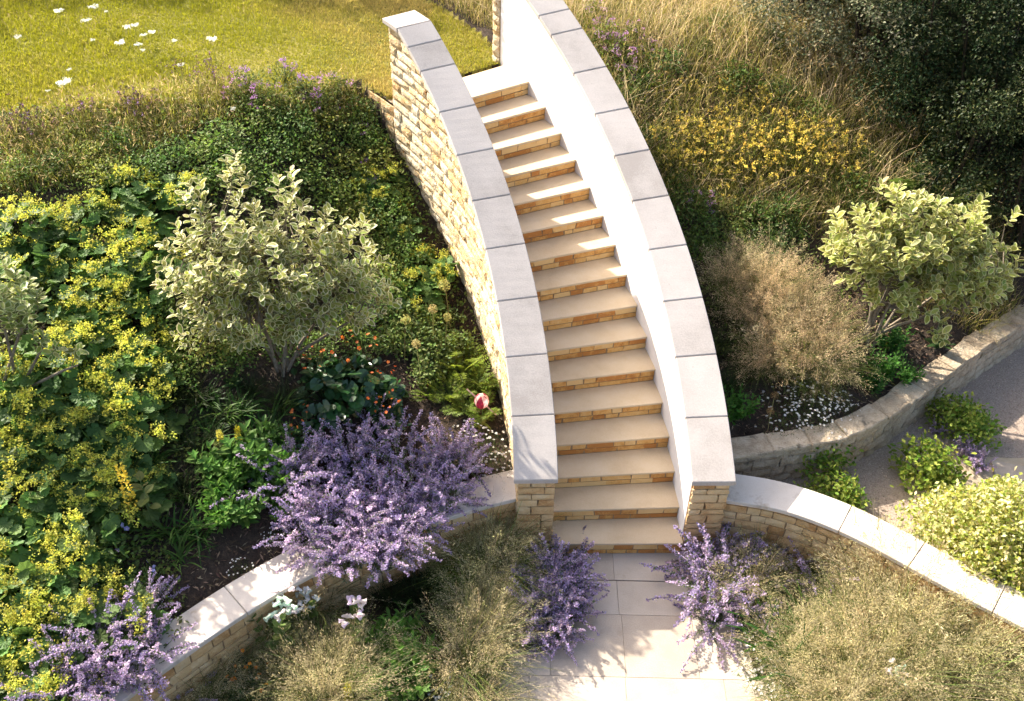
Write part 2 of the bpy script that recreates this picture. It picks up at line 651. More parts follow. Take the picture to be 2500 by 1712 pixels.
# the wall runs on at lawn level beyond the cap
st = lay(S_out, sB + .01, ph(24) * RLO, [c for c in cs if c[1] < ZT - .02 and c[0] > 1.2], [.26, .33, .42], rg, gap=.010)
put_stones(S_out, st, M['rock'], lw, base, 'stone', .02, .013, 5, 3, limit=0, seed=2)
# foot pier
af = ph(.27)


def pier_face(r0, a):
    ca, sa = math.cos(a), math.sin(a)
    org = arc(r0, a, 0)
    return lambda s, z, d: org + np.outer(s, [ca, sa, 0]) + np.outer(-np.asarray(d), [-sa, ca, 0]) + np.outer(z, [0, 0, 1])


rg = np.random.default_rng(21)
zc = float(topL(.2))
S = pier_face(RLO + .005, af)
cs = courses(.0, zc, [.075, .095, .115, .125], rg)
st = lay(S, .0, .355, cs, [.14, .20, .26], rg, gap=.013)
put_stones(S, st, M['pier'], lw, base, 'pier_stone', .018, .007, 4, 3, seed=3)

# right wall: white render towards the steps, stone pier and stone return at the head
base = np.array([.18, .35, 0.])
rw = thing('rendered_stair_wall', 'curved wall on the right of the stairs with white render inside and pale coping', 'wall', tuple(base))
topR = lambda t: ztop(t, HR) - COPT
b = MB()
wall_core(b, RR + .006, RR + .36, .20, 16.75, lambda t: topR(t) - .004, -.3, base=base, n=80)
b.build('core', M['darkmortar'], rw)
b = MB()
wall_core(b, RR, RR + .02, .26, 16.62, lambda t: topR(t) - .006, -.3, base=base, n=100)
b.build('render', M['plaster'], rw, smooth=False)
for i in range(len(TR) - 1):
    coping_piece('coping_stone', RR - RI, RR + RO, TR[i], TR[i + 1], HR, rw, base, M['coping'])
S = pier_face(RR + .004, ph(.17))
zc = float(topR(.1))
rg = np.random.default_rng(22)
cs = courses(.0, zc, [.075, .095, .115, .125], rg)
st = lay(S, .0, .355, cs, [.14, .20, .26], rg, gap=.013)
put_stones(S, st, M['pier'], rw, base, 'pier_stone', .018, .007, 4, 3, seed=4)
Sq = lambda s, z, d: arc(RR + .01 - np.asarray(d), ph(16.66) + np.asarray(s) / RR, z)
rg = np.random.default_rng(23)
cs = courses(ZT - .05, float(topR(16.6)), [.11, .13, .15], rg)
put_stones(Sq, [(0.0, .13, a_ + .005, b_ - .005) for a_, b_ in cs], M['rock'], rw, base, 'quoin_stone', .03, .022, 4, 3, seed=5)
S_ro = lambda s, z, d: arc(RR + .35 + np.asarray(d), np.asarray(s) / RR, z)
topRo = lambda s: topR(tof(np.asarray(s) / RR)) - .002
cs = courses(.6, 3.4, [.11, .13, .15], rg)
botf = lambda s: gz(*(arc(RR + .5, s / RR, 0)[:2])) - .1
st = lay(S_ro, ph(.3) * RR, ph(16.7) * RR, cs, [.33, .42, .5], rg, gap=.012, topf=topRo, botf=botf)
put_stones(S_ro, st, M['rock'], rw, base, 'stone', .02, .02, 3, 3, topf=topRo, limit=0, seed=6)


# ------------------------------------------------------------------ low curved walls
def smooth_line(P, step=.06):
    P = np.asarray(P, float)
    for _ in range(3):                                    # corner cutting
        q = [P[0]]
        for u, v in zip(P[:-1], P[1:]):
            q += [u * .75 + v * .25, u * .25 + v * .75]
        q.append(P[-1])
        P = np.array(q)
    d = np.concatenate([[0], np.cumsum(np.hypot(*np.diff(P, axis=0).T))])
    s = np.arange(0, d[-1], step)
    Q = np.stack([np.interp(s, d, P[:, 0]), np.interp(s, d, P[:, 1])], -1)
    T = np.gradient(Q, axis=0)
    T /= np.hypot(T[:, 0], T[:, 1])[:, None]
    return s, Q, T


class Line:
    def __init__(self, P):
        self.s, self.Q, self.T = smooth_line(P)

    def at(self, s, off):
        s = np.asarray(s, float)
        x = np.interp(s, self.s, self.Q[:, 0])
        y = np.interp(s, self.s, self.Q[:, 1])
        tx = np.interp(s, self.s, self.T[:, 0])
        ty = np.interp(s, self.s, self.T[:, 1])
        return x - ty * off, y + tx * off

    def prism(self, sa, sb, o0, o1, z0, z1, n=None, zfun=None):
        n = n or max(2, int((sb - sa) / .08) + 1)
        s = np.linspace(sa, sb, n)
        x0, y0 = self.at(s, o0)
        x1, y1 = self.at(s, o1)
        za = np.full(n, z1) if zfun is None else zfun(s)
        rows = np.stack([np.stack([x0, y0, np.full(n, z0)], -1), np.stack([x1, y1, np.full(n, z0)], -1),
                         np.stack([x1, y1, za], -1), np.stack([x0, y0, za], -1)], 1)
        F = []
        for i in range(n - 1):
            for q in range(4):
                F.append((i * 4 + q, i * 4 + (q + 1) % 4, (i + 1) * 4 + (q + 1) % 4, (i + 1) * 4 + q))
        F += [(3, 2, 1, 0), ((n - 1) * 4, (n - 1) * 4 + 1, (n - 1) * 4 + 2, (n - 1) * 4 + 3)]
        return rows.reshape(-1, 3), np.array(F)

    def face(self, off, sgn):
        def S(s, z, d):
            x, y = self.at(s, off + sgn * np.asarray(d))
            return np.stack([x, y, np.asarray(z)], -1)
        return S


def slab_mesh(V, F, mat, bev=.006):
    b = MB().add(V, F)
    c = centre(b)
    me = b.mesh('slab', mat)
    bm = bmesh.new()
    bm.from_mesh(me)
    bmesh.ops.recalc_face_normals(bm, faces=bm.faces)
    ed = [e_ for e_ in bm.edges if e_.calc_face_angle(0) > .6]
    bmesh.ops.bevel(bm, geom=ed, offset=bev, segments=1, affect='EDGES')
    bm.to_mesh(me)
    bm.free()
    return me, c


def low_wall(name, label, P, sgn, joints, seed, s0=0.0):
    ln = Line(P)
    end = ln.s[-1]
    base = np.array([*ln.at(end * .3, 0), 0.])
    w = thing(name, label, 'wall', tuple(base))
    V, F = ln.prism(s0, end, -.145, .145, -.2, ZL - .052)
    MB().add(V - base, F).build('core', M['darkmortar'], w)
    js = [s0] + [j for j in joints if s0 < j < end] + [end]
    for a_, b_ in zip(js[:-1], js[1:]):
        V, F = ln.prism(a_ + .003, b_ - .003, -.185, .185, ZL - .05, ZL)
        me, c = slab_mesh(V, F, M['capwhite'])
        link('coping_slab', me, w, tuple(c - base))
    rg = np.random.default_rng(seed)
    S = ln.face(sgn * .14, sgn)
    cs = courses(-.02, ZL - .053, [.075, .095, .115, .125], rg)
    st = lay(S, s0, end, cs, [.15, .2, .26, .33], rg, gap=.012)
    put_stones(S, st, M['pier'], w, base, 'stone', .017, .008, 4, 3, seed=seed)
    return ln, w


M['capwhite'] = stone_mat('pale_limestone_slab', [(.47, .40, .33), (.58, .51, .44), (.64, .58, .515)], scale=3.2, fine=70, bump=.15, rough=.85, rand=.2,
                          spots=(5, .58, .75, (.40, .32, .24)))
lnL, _ = low_wall('low_wall', 'low curved stone wall with pale flat coping left of the steps, under the catmint', LOWL, 1, [.95, 1.9, 2.85, 3.8, 4.7], 31)
lnR, _ = low_wall('low_wall', 'low curved stone wall with bright white coping curving away right of the steps', LOWR, -1, [1.16, 1.85, 2.6, 3.3], 32)

# old rubble wall
lnO = Line(OLDW)
endO = lnO.s[-1]
base = np.array([*lnO.at(1.2, 0), ZG])
ow = thing('rubble_wall', 'old weathered rubble stone wall beside the gravel path, rough worn top', 'wall', tuple(base))
V, F = lnO.prism(0, endO, -.085, .10, 0, ZO - .05)
MB().add(V - base, F).build('core', M['rubble'], ow)
rg = np.random.default_rng(41)
S = lnO.face(-.09, -1)
st = lay(S, 0, endO, courses(ZG - .04, ZO - .055, [.07, .09, .11, .13], rg), [.13, .19, .26, .35], rg, gap=.005)
put_stones(S, st, M['rubble'], ow, base, 'stone', .018, .022, 4, 3, seed=42)
s = 0.0
while s < endO - .1:
    e = min(s + rg.uniform(.28, .55), endO)
    V, F = lnO.prism(s + .002, e - .002, -.135 + rg.uniform(-.012, .012), .125 + rg.uniform(-.015, .015), ZO - .06, ZO + rg.uniform(-.012, .008), n=5)
    V = V + rg.normal(0, .004, V.shape)
    me, c = slab_mesh(V, F, M['rubble'], .012)
    link('top_stone', me, ow, tuple(c - base))
    s = e

# ------------------------------------------------------------------ paving at the foot of the steps
pv = MB()
v_, f_ = box(-1.9, .78, -3.0, .42, -.06, -.012)
pv = tag(MB().add(v_, f_).build('paving', M['paving']), kind='structure')
slabs = []
rows_y = [(-.012, .40), (-.41, -.020), (-1.07, -.41), (-1.73, -1.07), (-2.4, -1.73), (-3.0, -2.4)]
cuts = [[-1.9, -1.42, -.68, .03, .78], [-1.9, -1.38, -.66, .02, .78], [-1.9, -1.31, -.64, .015, .78],
        [-1.9, -1.5, -.65, .22, .78], [-1.9, -1.2, -.4, .4, .78], [-1.9, -1.0, -.2, .78]]
for (y0, y1), cx in zip(rows_y, cuts):
    for x0, x1 in zip(cx[:-1], cx[1:]):
        if y0 > -.1 and (x0 < -1.75):
            pass
        g = .0015
        v_, f_ = box(x0 + g, x1 - g, y0 + g, y1 - g, -.03, 0.0)
        me, c = slab_mesh(v_, f_, M['paving'], .0015)
        link('slab', me, pv, tuple(c))
v_, f_ = box(-1.9, .78, -.019, -.013, -.03, -.008)
MB().add(v_, f_).build('drain_slot', M['dark'], pv)

# pale paving at the edge of the gravel
v_, f_ = box(2.9, 5.5, -.6, 1.5, ZG - .1, ZG + .01)
sp = tag(MB().add(v_, f_).build('side_paving', M['mortar']), kind='structure')
def quad_slab(P, z0, z1):
    P = np.array(P, float)
    v = np.concatenate([np.c_[P, np.full(4, z0)], np.c_[P, np.full(4, z1)]])
    return v, HEXF
for i in range(2):
    for j in range(3):
        o_ = np.array([3.36, 1.45]) + i * np.array([.95, -.25]) + j * np.array([-.12, -.62])
        q = [o_ + np.array([.0, .0]) + d_ for d_ in (np.array([-.11, -.60]), np.array([.83, -.84]), np.array([.94, -.25]), np.array([.0, .0]))]
        v_, f_ = quad_slab(q, ZG - .02, ZG + .03)
        me, c = slab_mesh(v_, f_, M['paving'], .004)
        link('slab', me, sp, tuple(c))
# ================================================================== plants
M['leaf'] = foliage_mat('leaf', .40, .5, .2, .2)
M['gloss'] = foliage_mat('glossy_leaf', .18, .28, .55, .2)
M['pale'] = foliage_mat('variegated_leaf', .38, .42, .3, .12)
M['petal'] = foliage_mat('petal', .40, .6, .2, .22)
M['hedge'] = foliage_mat('hedge_leaf', .22, .5, .18, .2)
M['straw'] = foliage_mat('dry_grass', .48, .6, .2, .28)
M['stem'] = foliage_mat('stem', .1, .6, .2, .15)


def unit(v):
    return v / np.maximum(np.linalg.norm(v, axis=-1, keepdims=True), 1e-9)


def frames(d, n):
    d = unit(d)
    x = unit(np.cross(d, n))
    n = np.cross(x, d)
    return np.stack([x, d, n], -1)


def rnd_dirs(rg, k, up=0.0):
    v = rg.normal(0, 1, (k, 3))
    v[:, 2] += up
    return unit(v)


def scatter(b, tm, pos, d, n, size, cols, cols2=None):
    """put template tm (vertices, faces, mask) at every pos, its y along d and its z along n"""
    T, F, mask = tm
    k = len(pos)
    if k == 0:
        return
    Mx = frames(d, n)
    size = np.asarray(size, float)
    if size.ndim == 1:
        size = np.repeat(size[:, None], 3, 1)
    V = np.einsum('kij,kvj->kvi', Mx, T[None] * size[:, None, :]) + pos[:, None]
    nv = len(T)
    c1 = np.repeat(cols[:, None], nv, 1)
    if cols2 is not None:
        c1 = c1 * (1 - mask[None, :, None]) + cols2[:, None] * mask[None, :, None]
    off = (np.arange(k) * nv)[:, None, None]
    b.v.append(V.reshape(-1, 3))
    b.c.append(c1.reshape(-1, 3))
    for f in F:
        b.f.append((f[None] + off).reshape(-1, f.shape[1]) + b.n)
    b.n += k * nv


def ribbons(b, P, w, side, cols):
    """P (k, m, 3) centre lines, w (k, m) widths, side (k, 3)"""
    k, m, _ = P.shape
    o = side[:, None, :] * (w[..., None] / 2)
    V = np.stack([P - o, P + o], 2).reshape(k, m * 2, 3)
    i = np.arange(m - 1)
    f = np.stack([2 * i, 2 * i + 1, 2 * i + 3, 2 * i + 2], -1)
    off = (np.arange(k) * 2 * m)[:, None, None]
    b.v.append(V.reshape(-1, 3))
    b.f.append((f[None] + off).reshape(-1, 4) + b.n)
    c = cols if cols.ndim == 3 else np.repeat(cols[:, None], m, 1)
    b.c.append(np.repeat(c, 2, 1).reshape(-1, 3))
    b.n += k * 2 * m


def tubes(b, P, r, cols, sides=3):
    k, m, _ = P.shape
    T = unit(np.gradient(P, axis=1))
    ref = np.where(np.abs(T[..., 2:3]) > .9, np.array([1., 0, 0]), np.array([0, 0, 1.]))
    x = unit(np.cross(T, ref))
    y = np.cross(T, x)
    a = np.arange(sides) / sides * 2 * np.pi
    V = P[:, :, None] + r[..., None, None] * (np.cos(a)[None, None, :, None] * x[:, :, None] + np.sin(a)[None, None, :, None] * y[:, :, None])
    i = np.arange(m - 1)[:, None]
    j = np.arange(sides)[None]
    j2 = (j + 1) % sides
    f = np.stack([i * sides + j, i * sides + j2, (i + 1) * sides + j2, (i + 1) * sides + j], -1).reshape(-1, 4)
    off = (np.arange(k) * m * sides)[:, None, None]
    b.v.append(V.reshape(-1, 3))
    b.f.append((f[None] + off).reshape(-1, 4) + b.n)
    b.c.append(np.repeat(cols, m * sides, 0))
    b.n += k * m * sides


def arch(p0, az, lean, ln, droop, m, twist=None):
    """arching stems: start p0 (k,3), heading az, lean from upright at the base, length, droop"""
    u = np.linspace(0, 1, m)[None]
    th = lean[:, None] + droop[:, None] * u
    dl = ln[:, None] / (m - 1)
    h = np.concatenate([np.zeros((len(ln), 1)), np.cumsum(np.sin((th[:, 1:] + th[:, :-1]) / 2) * dl, 1)], 1)
    z = np.concatenate([np.zeros((len(ln), 1)), np.cumsum(np.cos((th[:, 1:] + th[:, :-1]) / 2) * dl, 1)], 1)
    hd = np.stack([np.cos(az), np.sin(az)], -1)
    return np.concatenate([p0[:, None, :2] + h[..., None] * hd[:, None], p0[:, None, 2:] + z[..., None]], -1)


def vary(rg, c, k, v=.3, h=.08):
    c = np.asarray(c, float)
    return np.clip(c[None] * rg.uniform(1 - v, 1 + v, (k, 1)) * rg.uniform(1 - h, 1 + h, (k, 3)), 0.003, .95)


# -- leaf and petal templates: y runs from the stalk to the tip
def t_leaf(w=.5, fold=.08, curl=.06):
    v = np.array([(0, 0, 0), (-w * .8, .28, fold), (-w, .55, fold * .8), (-w * .62, .82, 0), (0, 1, -curl), (w * .62, .82, 0), (w, .55, fold * .8), (w * .8, .28, fold), (0, .5, -.01)]) * [0.5, 1, 1]
    f = [np.array([(8, i, (i + 1) % 8) for i in range(8)])[:, ::-1]]
    return v, f, np.zeros(9)


def t_simple(w=.5, fold=.06):
    v = np.array([(0, 0, 0), (-w / 2, .5, fold), (0, 1, 0), (w / 2, .5, fold)])
    return v, [np.array([(0, 3, 2, 1)])], np.zeros(4)


def t_varieg():
    o = np.array([(0, 0, 0), (-.2, .22, .03), (-.27, .52, .05), (-.19, .8, .02), (0, 1, -.05), (.19, .8, .02), (.27, .52, .05), (.2, .22, .03)])
    c = np.array([0, .5, .012])
    i = (o - c) * [.70, .78, .7] + c
    i[:, 2] -= .012
    v = np.concatenate([o, i, i, c[None] + [[0, 0, -.02]]])
    k = np.arange(8)
    rim = np.stack([k, k + 8, (k + 1) % 8 + 8, (k + 1) % 8], -1)[:, ::-1]
    inn = np.stack([np.full(8, 24), (k + 1) % 8 + 16, k + 16], -1)
    return v, [rim, inn], np.concatenate([np.ones(16), np.zeros(9)])


def t_round(n=18, lobes=9, depth=.16):
    a = np.linspace(.25, 2 * np.pi - .25, n) - np.pi / 2
    rr = .5 * (1 - depth * (np.arange(n) % 2)) * (1 + .06 * np.cos(a * 3))
    v = np.stack([rr * np.cos(a), .5 + rr * np.sin(a), .09 + .02 * (np.arange(n) % 2)], -1)
    v = np.concatenate([[(0, .38, 0.0)], v])
    f = np.array([(0, i, i + 1) for i in range(1, n)])
    return v, [f], np.zeros(n + 1)


def t_disc(n=7, cup=.15, inner=.25):
    a = np.arange(n * 2) / (n * 2) * 2 * np.pi
    rr = .5 * np.where(np.arange(n * 2) % 2, .72, 1)
    o = np.stack([rr * np.cos(a), rr * np.sin(a), np.full(n * 2, cup)], -1)
    ci = np.stack([inner * .5 * np.cos(a), inner * .5 * np.sin(a), np.full(n * 2, .03)], -1)
    v = np.concatenate([o, ci, ci, [(0, 0, .08)]])
    k = np.arange(n * 2)
    N = n * 2
    ring = np.stack([k + N, k, (k + 1) % N, (k + 1) % N + N], -1)
    cen = np.stack([np.full(N, 3 * N), k + 2 * N, (k + 1) % N + 2 * N], -1)
    return v, [ring, cen], np.concatenate([np.zeros(2 * N), np.ones(N + 1)])


def t_bell(n=6):
    a = np.arange(n) / n * 2 * np.pi
    def ring(r, y):
        return np.stack([r * np.cos(a), np.full(n, y), r * np.sin(a)], -1)
    v = np.concatenate([ring(.08, 0), ring(.22, .25), ring(.25, .7), ring(.42, 1.0)])
    f = []
    for q in range(3):
        for i in range(n):
            f.append((q * n + i, q * n + (i + 1) % n, (q + 1) * n + (i + 1) % n, (q + 1) * n + i))
    return v, [np.array(f)], np.zeros(4 * n)


TLEAF, TWIDE, TLANCE = t_leaf(.55), t_leaf(.75), t_leaf(.34, .05, .15)
TSIMP, TSLIM, TFAT = t_simple(.55), t_simple(.28), t_simple(.8)
TVAR, TROUND, TDISC, TBELL = t_varieg(), t_round(), t_disc(), t_bell()
TKIDNEY = t_round(12, 6, .05)
T5 = t_disc(5, .12, .3)
UP = np.array([0, 0, 1.])


def pieces(rg, tm, P, d, n, size, col, col2, name, mat, nvar=5):
    """pieces big enough to pick apart: shared meshes in a few tints, one placement for each"""
    ms = []
    for q in range(nvar):
        mb = MB()
        scatter(mb, tm, np.zeros((1, 3)), np.array([[0, 1., 0]]), np.array([[0, 0, 1.]]), np.array([1.0]), vary(rg, col, 1, .3, .12), None if col2 is None else vary(rg, col2, 1, .2))
        ms.append(mb.mesh(name, M[mat]))
    Fr = frames(np.asarray(d, float), np.asarray(n, float))
    mats = [Matrix([list(Fr[q, r] * size[q]) + [P[q, r]] for r in range(3)] + [[0, 0, 0, 1]]) for q in range(len(P))]
    return (name, ms, mats)


def dome(rg, k, r, h, inner=0.0, flat=1.0):
    """points over a mound, denser towards the outside"""
    q = np.sqrt(rg.uniform(inner, 1, k)) * r
    a = rg.uniform(0, 2 * np.pi, k)
    z = h * np.sqrt(np.clip(1 - (q / (r * 1.04)) ** 2, 0.02, 1)) ** flat
    P = np.stack([q * np.cos(a), q * np.sin(a), z], -1)
    N = unit(np.stack([q * np.cos(a) / r ** 2 * h, q * np.sin(a) / r ** 2 * h, np.full(k, .9)], -1))
    return P, N, a


def clusters(b, rg, cen, sub, nsub, rad, nflo, frad, fs, col, v=.3, tm=None):
    """panicles: each centre carries nsub little clusters of nflo florets"""
    k = len(cen)
    s = cen[:, None] + rg.normal(0, 1, (k, nsub, 3)) * np.array([rad, rad, rad * .6])
    f = s[:, :, None] + rg.normal(0, frad, (k, nsub, nflo, 3))
    P = f.reshape(-1, 3)
    cols = np.repeat(vary(rg, col, k * nsub, v), nflo, 0) * rg.uniform(.8, 1.2, (len(P), 1))
    scatter(b, tm or TFAT, P, rnd_dirs(rg, len(P), .4), rnd_dirs(rg, len(P), 1.0), rg.uniform(.8, 1.2, len(P)) * fs, np.clip(cols, .003, .95))


# ---------------------------------------------------------------- species: each returns [(part, mesh, [sub-parts])]
def lady_mantle(seed, fl=9):
    rg = np.random.default_rng(seed)
    b = MB()
    for k, r, h in ((34, .34, .26), (26, .30, .17)):
        P, N, a = dome(rg, k, r, h)
        P[:, 2] += rg.uniform(-.03, .03, k)
        d = np.stack([np.cos(a), np.sin(a), rg.uniform(-.35, .1, k)], -1) + rg.normal(0, .4, (k, 3))
        scatter(b, TROUND, P - unit(d) * .05, d, N + rg.normal(0, .28, (k, 3)), rg.uniform(.12, .20, k), vary(rg, (.12, .205, .055), k, .35, .12))
    f = MB()
    P, N, a = dome(rg, fl, .34, .34)
    P[:, 2] += rg.uniform(-.02, .08, fl)
    clusters(f, rg, P, 0, 20, .050, 8, .013, .021, (.50, .50, .09), .3)
    s0 = P * [.4, .4, 0]
    st = np.stack([s0, (s0 + P) / 2 + [0, 0, .06], P], 1)
    tubes(f, st, np.full((fl, 3), .003), vary(rg, (.16, .20, .04), fl))
    return [('leaves', b.mesh('leaves', M['leaf'])), ('flowers', f.mesh('flowers', M['petal']))]


def small_leaf_mound(seed, r=.32, h=.28, n=620, size=.042, col=(.045, .105, .022), tm=None, fl=0, fcol=(.30, .10, .28), mat='leaf', stems=14, hi=None):
    rg = np.random.default_rng(seed)
    b = MB()
    layers = 3
    for q in range(layers):
        k = n // layers
        s = 1 - .17 * q
        P, N, a = dome(rg, k, r * s, h * s)
        P += rg.normal(0, .028, P.shape) * np.array([1, 1, 1.4])
        lump = 1 + .16 * np.sin(a * 3 + seed) + .1 * np.sin(a * 5 - seed * 2)
        P[:, :2] *= lump[:, None]
        d = N * .35 + rnd_dirs(rg, k, .05) * [1, 1, .7]
        c = vary(rg, col, k, .4, .15)
        if hi is not None:
            m = rg.random(k) < .35
            c[m] = vary(rg, hi, m.sum(), .3, .1)
        scatter(b, tm or TSIMP, P, d, N * .5 + UP * .8 + rg.normal(0, .42, (k, 3)), rg.uniform(.7, 1.35, k) * size, c)
    out = [('foliage', b.mesh('foliage', M[mat]))]
    sb = MB()
    az = rg.uniform(0, 6.28, stems)
    tubes(sb, arch(np.zeros((stems, 3)), az, rg.uniform(0, .7, stems), rg.uniform(.5, .9, stems) * (h + r) * .6, rg.uniform(0, .6, stems), 4), np.full((stems, 4), .004), vary(rg, (.08, .09, .03), stems))
    out.append(('stems', sb.mesh('stems', M['stem'])))
    if fl:
        f = MB()
        P, N, a = dome(rg, fl, r, h * 1.18)
        clusters(f, rg, P, 0, 5, .022, 6, .012, .018, fcol, .35)
        out.append(('flowers', f.mesh('flowers', M['petal'])))
    return out


def catmint(seed, n=40, ln=.56, spread=1.0, side=0.0, dense=1.0):
    """sprawling stems, grey-green leaves below and whorls of mauve flowers above"""
    rg = np.random.default_rng(seed)
    az = rg.uniform(0, 2 * np.pi, n)
    if side:
        az = rg.normal(0, 1.0, n)
    L_ = rg.uniform(.65, 1.15, n) * ln
    p0 = rg.normal(0, .05, (n, 3)) * [1, 1, 0]
    P = arch(p0, az, rg.uniform(.05, .75, n) * spread, L_, rg.uniform(.35, 1.25, n) * spread, 9)
    sb = MB()
    tubes(sb, P, np.linspace(.0035, .0018, 9)[None].repeat(n, 0), vary(rg, (.10, .13, .06), n))
    lb = MB()
    u = np.linspace(0, 1, 9)

    def along(t):
        i = np.clip((t * 8).astype(int), 0, 7)
        f = (t * 8 - i)[..., None]
        k = np.arange(n)[:, None]
        return P[k, i] * (1 - f) + P[k, i + 1] * f, unit(P[k, i + 1] - P[k, i])

    t = np.sort(rg.uniform(.05, .8, (n, 26)), 1)
    q, T = along(t)
    q = q.reshape(-1, 3)
    T = T.reshape(-1, 3)
    k = len(q)
    d = rnd_dirs(rg, k, .2) + T * .3
    scatter(lb, TSIMP, q, d, np.tile(UP, (k, 1)) + rg.normal(0, .5, (k, 3)), rg.uniform(.020, .04, k), vary(rg, (.15, .19, .085), k, .35))
    fb = MB()
    nw = int(14 * dense)
    t = np.linspace(.50, .995, nw)[None] + rg.uniform(-.01, .01, (n, nw))
    q, T = along(np.clip(t, 0, .999))
    w = (1.15 - .75 * np.linspace(0, 1, nw))[None].repeat(n, 0)
    nf = 9
    c = q[:, :, None] + rg.normal(0, .0125, (n, nw, nf, 3)) * w[..., None, None]
    c = c.reshape(-1, 3)
    k = len(c)
    tone = np.repeat(rg.uniform(0, 1, n), nw * nf)[:, None]
    col = np.array([.35, .28, .455]) * (1 - tone) + np.array([.60, .47, .59]) * tone
    col = np.clip(col * rg.uniform(.5, 1.45, (k, 1)) * rg.uniform(.92, 1.08, (k, 3)), .01, .9)
    scatter(fb, TFAT, c, rnd_dirs(rg, k, .1), rnd_dirs(rg, k, .5), rg.uniform(.012, .025, k), col)
    return [('stems', sb.mesh('stems', M['stem'])), ('leaves', lb.mesh('leaves', M['leaf'])), ('flower_spikes', fb.mesh('flower_spikes', M['petal']))]


def hair_grass(seed, n=84, ln=.78, spik=62, blades=230, col=(.56, .47, .29), spread=1.0, bcol=(.12, .145, .04), green=.3):
    """tufted grass: green blades below loose arching straw-coloured plumes"""
    rg = np.random.default_rng(seed)
    bb = MB()
    az = rg.uniform(0, 2 * np.pi, blades)
    P = arch(rg.normal(0, .07, (blades, 3)) * [1, 1, 0], az, rg.uniform(.1, .9, blades), rg.uniform(.3, .72, blades) * (ln / .62), rg.uniform(.4, 1.7, blades), 6)
    side = np.stack([-np.sin(az), np.cos(az), np.zeros(blades)], -1)
    ribbons(bb, P, np.array([.006, .0065, .006, .005, .0035, .001])[None].repeat(blades, 0), side, vary(rg, bcol, blades, .4, .15))
    hb = MB()
    az = rg.uniform(0, 2 * np.pi, n)
    P = arch(rg.normal(0, .06, (n, 3)) * [1, 1, 0], az, rg.uniform(.0, .75, n) * spread, rg.uniform(.65, 1.15, n) * ln, rg.uniform(.1, 1.35, n) * spread, 9)
    side = np.stack([-np.sin(az), np.cos(az), np.zeros(n)], -1)
    ribbons(hb, P, np.linspace(.0036, .0018, 9)[None].repeat(n, 0), side, vary(rg, np.array(col) * .8, n, .3))
    t = rg.uniform(.55, .999, (n, spik))
    i = np.clip((t * 8).astype(int), 0, 7)
    f = (t * 8 - i)[..., None]
    k = np.arange(n)[:, None]
    q = P[k, i] * (1 - f) + P[k, i + 1] * f
    T = unit(P[k, i + 1] - P[k, i])
    v = np.clip((t - .55) / .45, 0, 1)
    rad = (.052 * np.sin(np.clip(v * .9 + .1, 0, 1) * np.pi) ** .7 + .004)[..., None]
    off = rg.normal(0, .6, (n, spik, 3)) * rad
    off[..., 2] -= np.abs(rad[..., 0]) * .25
    q = (q + off + T * rad * .4).reshape(-1, 3)
    k = len(q)
    d = unit(off.reshape(-1, 3) * .9 + T.reshape(-1, 3) * .035 + rg.normal(0, .006, (k, 3)))
    tone = rg.uniform(0, 1, (n, 1))
    pc = np.array(col)[None] * (1 - green * tone) + np.array([.36, .36, .12])[None] * green * tone
    pc = pc * rg.uniform(.6, 1.4, (n, 1))
    scatter(hb, TSLIM, q, d, rnd_dirs(rg, k, .6), np.stack([rg.uniform(.012, .02, k), rg.uniform(.016, .034, k), np.ones(k) * .01], -1), np.clip(np.repeat(pc, spik, 0) * rg.uniform(.7, 1.35, (k, 1)), 0, .9))
    return [('blades', bb.mesh('blades', M['leaf'])), ('panicles', hb.mesh('panicles', M['straw']))]


def blade_tuft(seed, n=90, ln=.5, w=.012, col=(.06, .13, .025), lean=(.1, .8), droop=(.5, 1.7), r=.05, name='blades'):
    rg = np.random.default_rng(seed)
    b = MB()
    az = rg.uniform(0, 2 * np.pi, n)
    P = arch(rg.normal(0, r, (n, 3)) * [1, 1, 0], az, rg.uniform(*lean, n), rg.uniform(.55, 1.1, n) * ln, rg.uniform(*droop, n), 8)
    side = unit(np.stack([-np.sin(az), np.cos(az), rg.uniform(-.3, .3, n)], -1))
    ribbons(b, P, (np.array([.8, .95, 1, 1, .9, .75, .5, .06]) * w)[None] * rg.uniform(.7, 1.2, (n, 1)), side, vary(rg, col, n, .4, .12))
    return [(name, b.mesh(name, M['leaf']))]


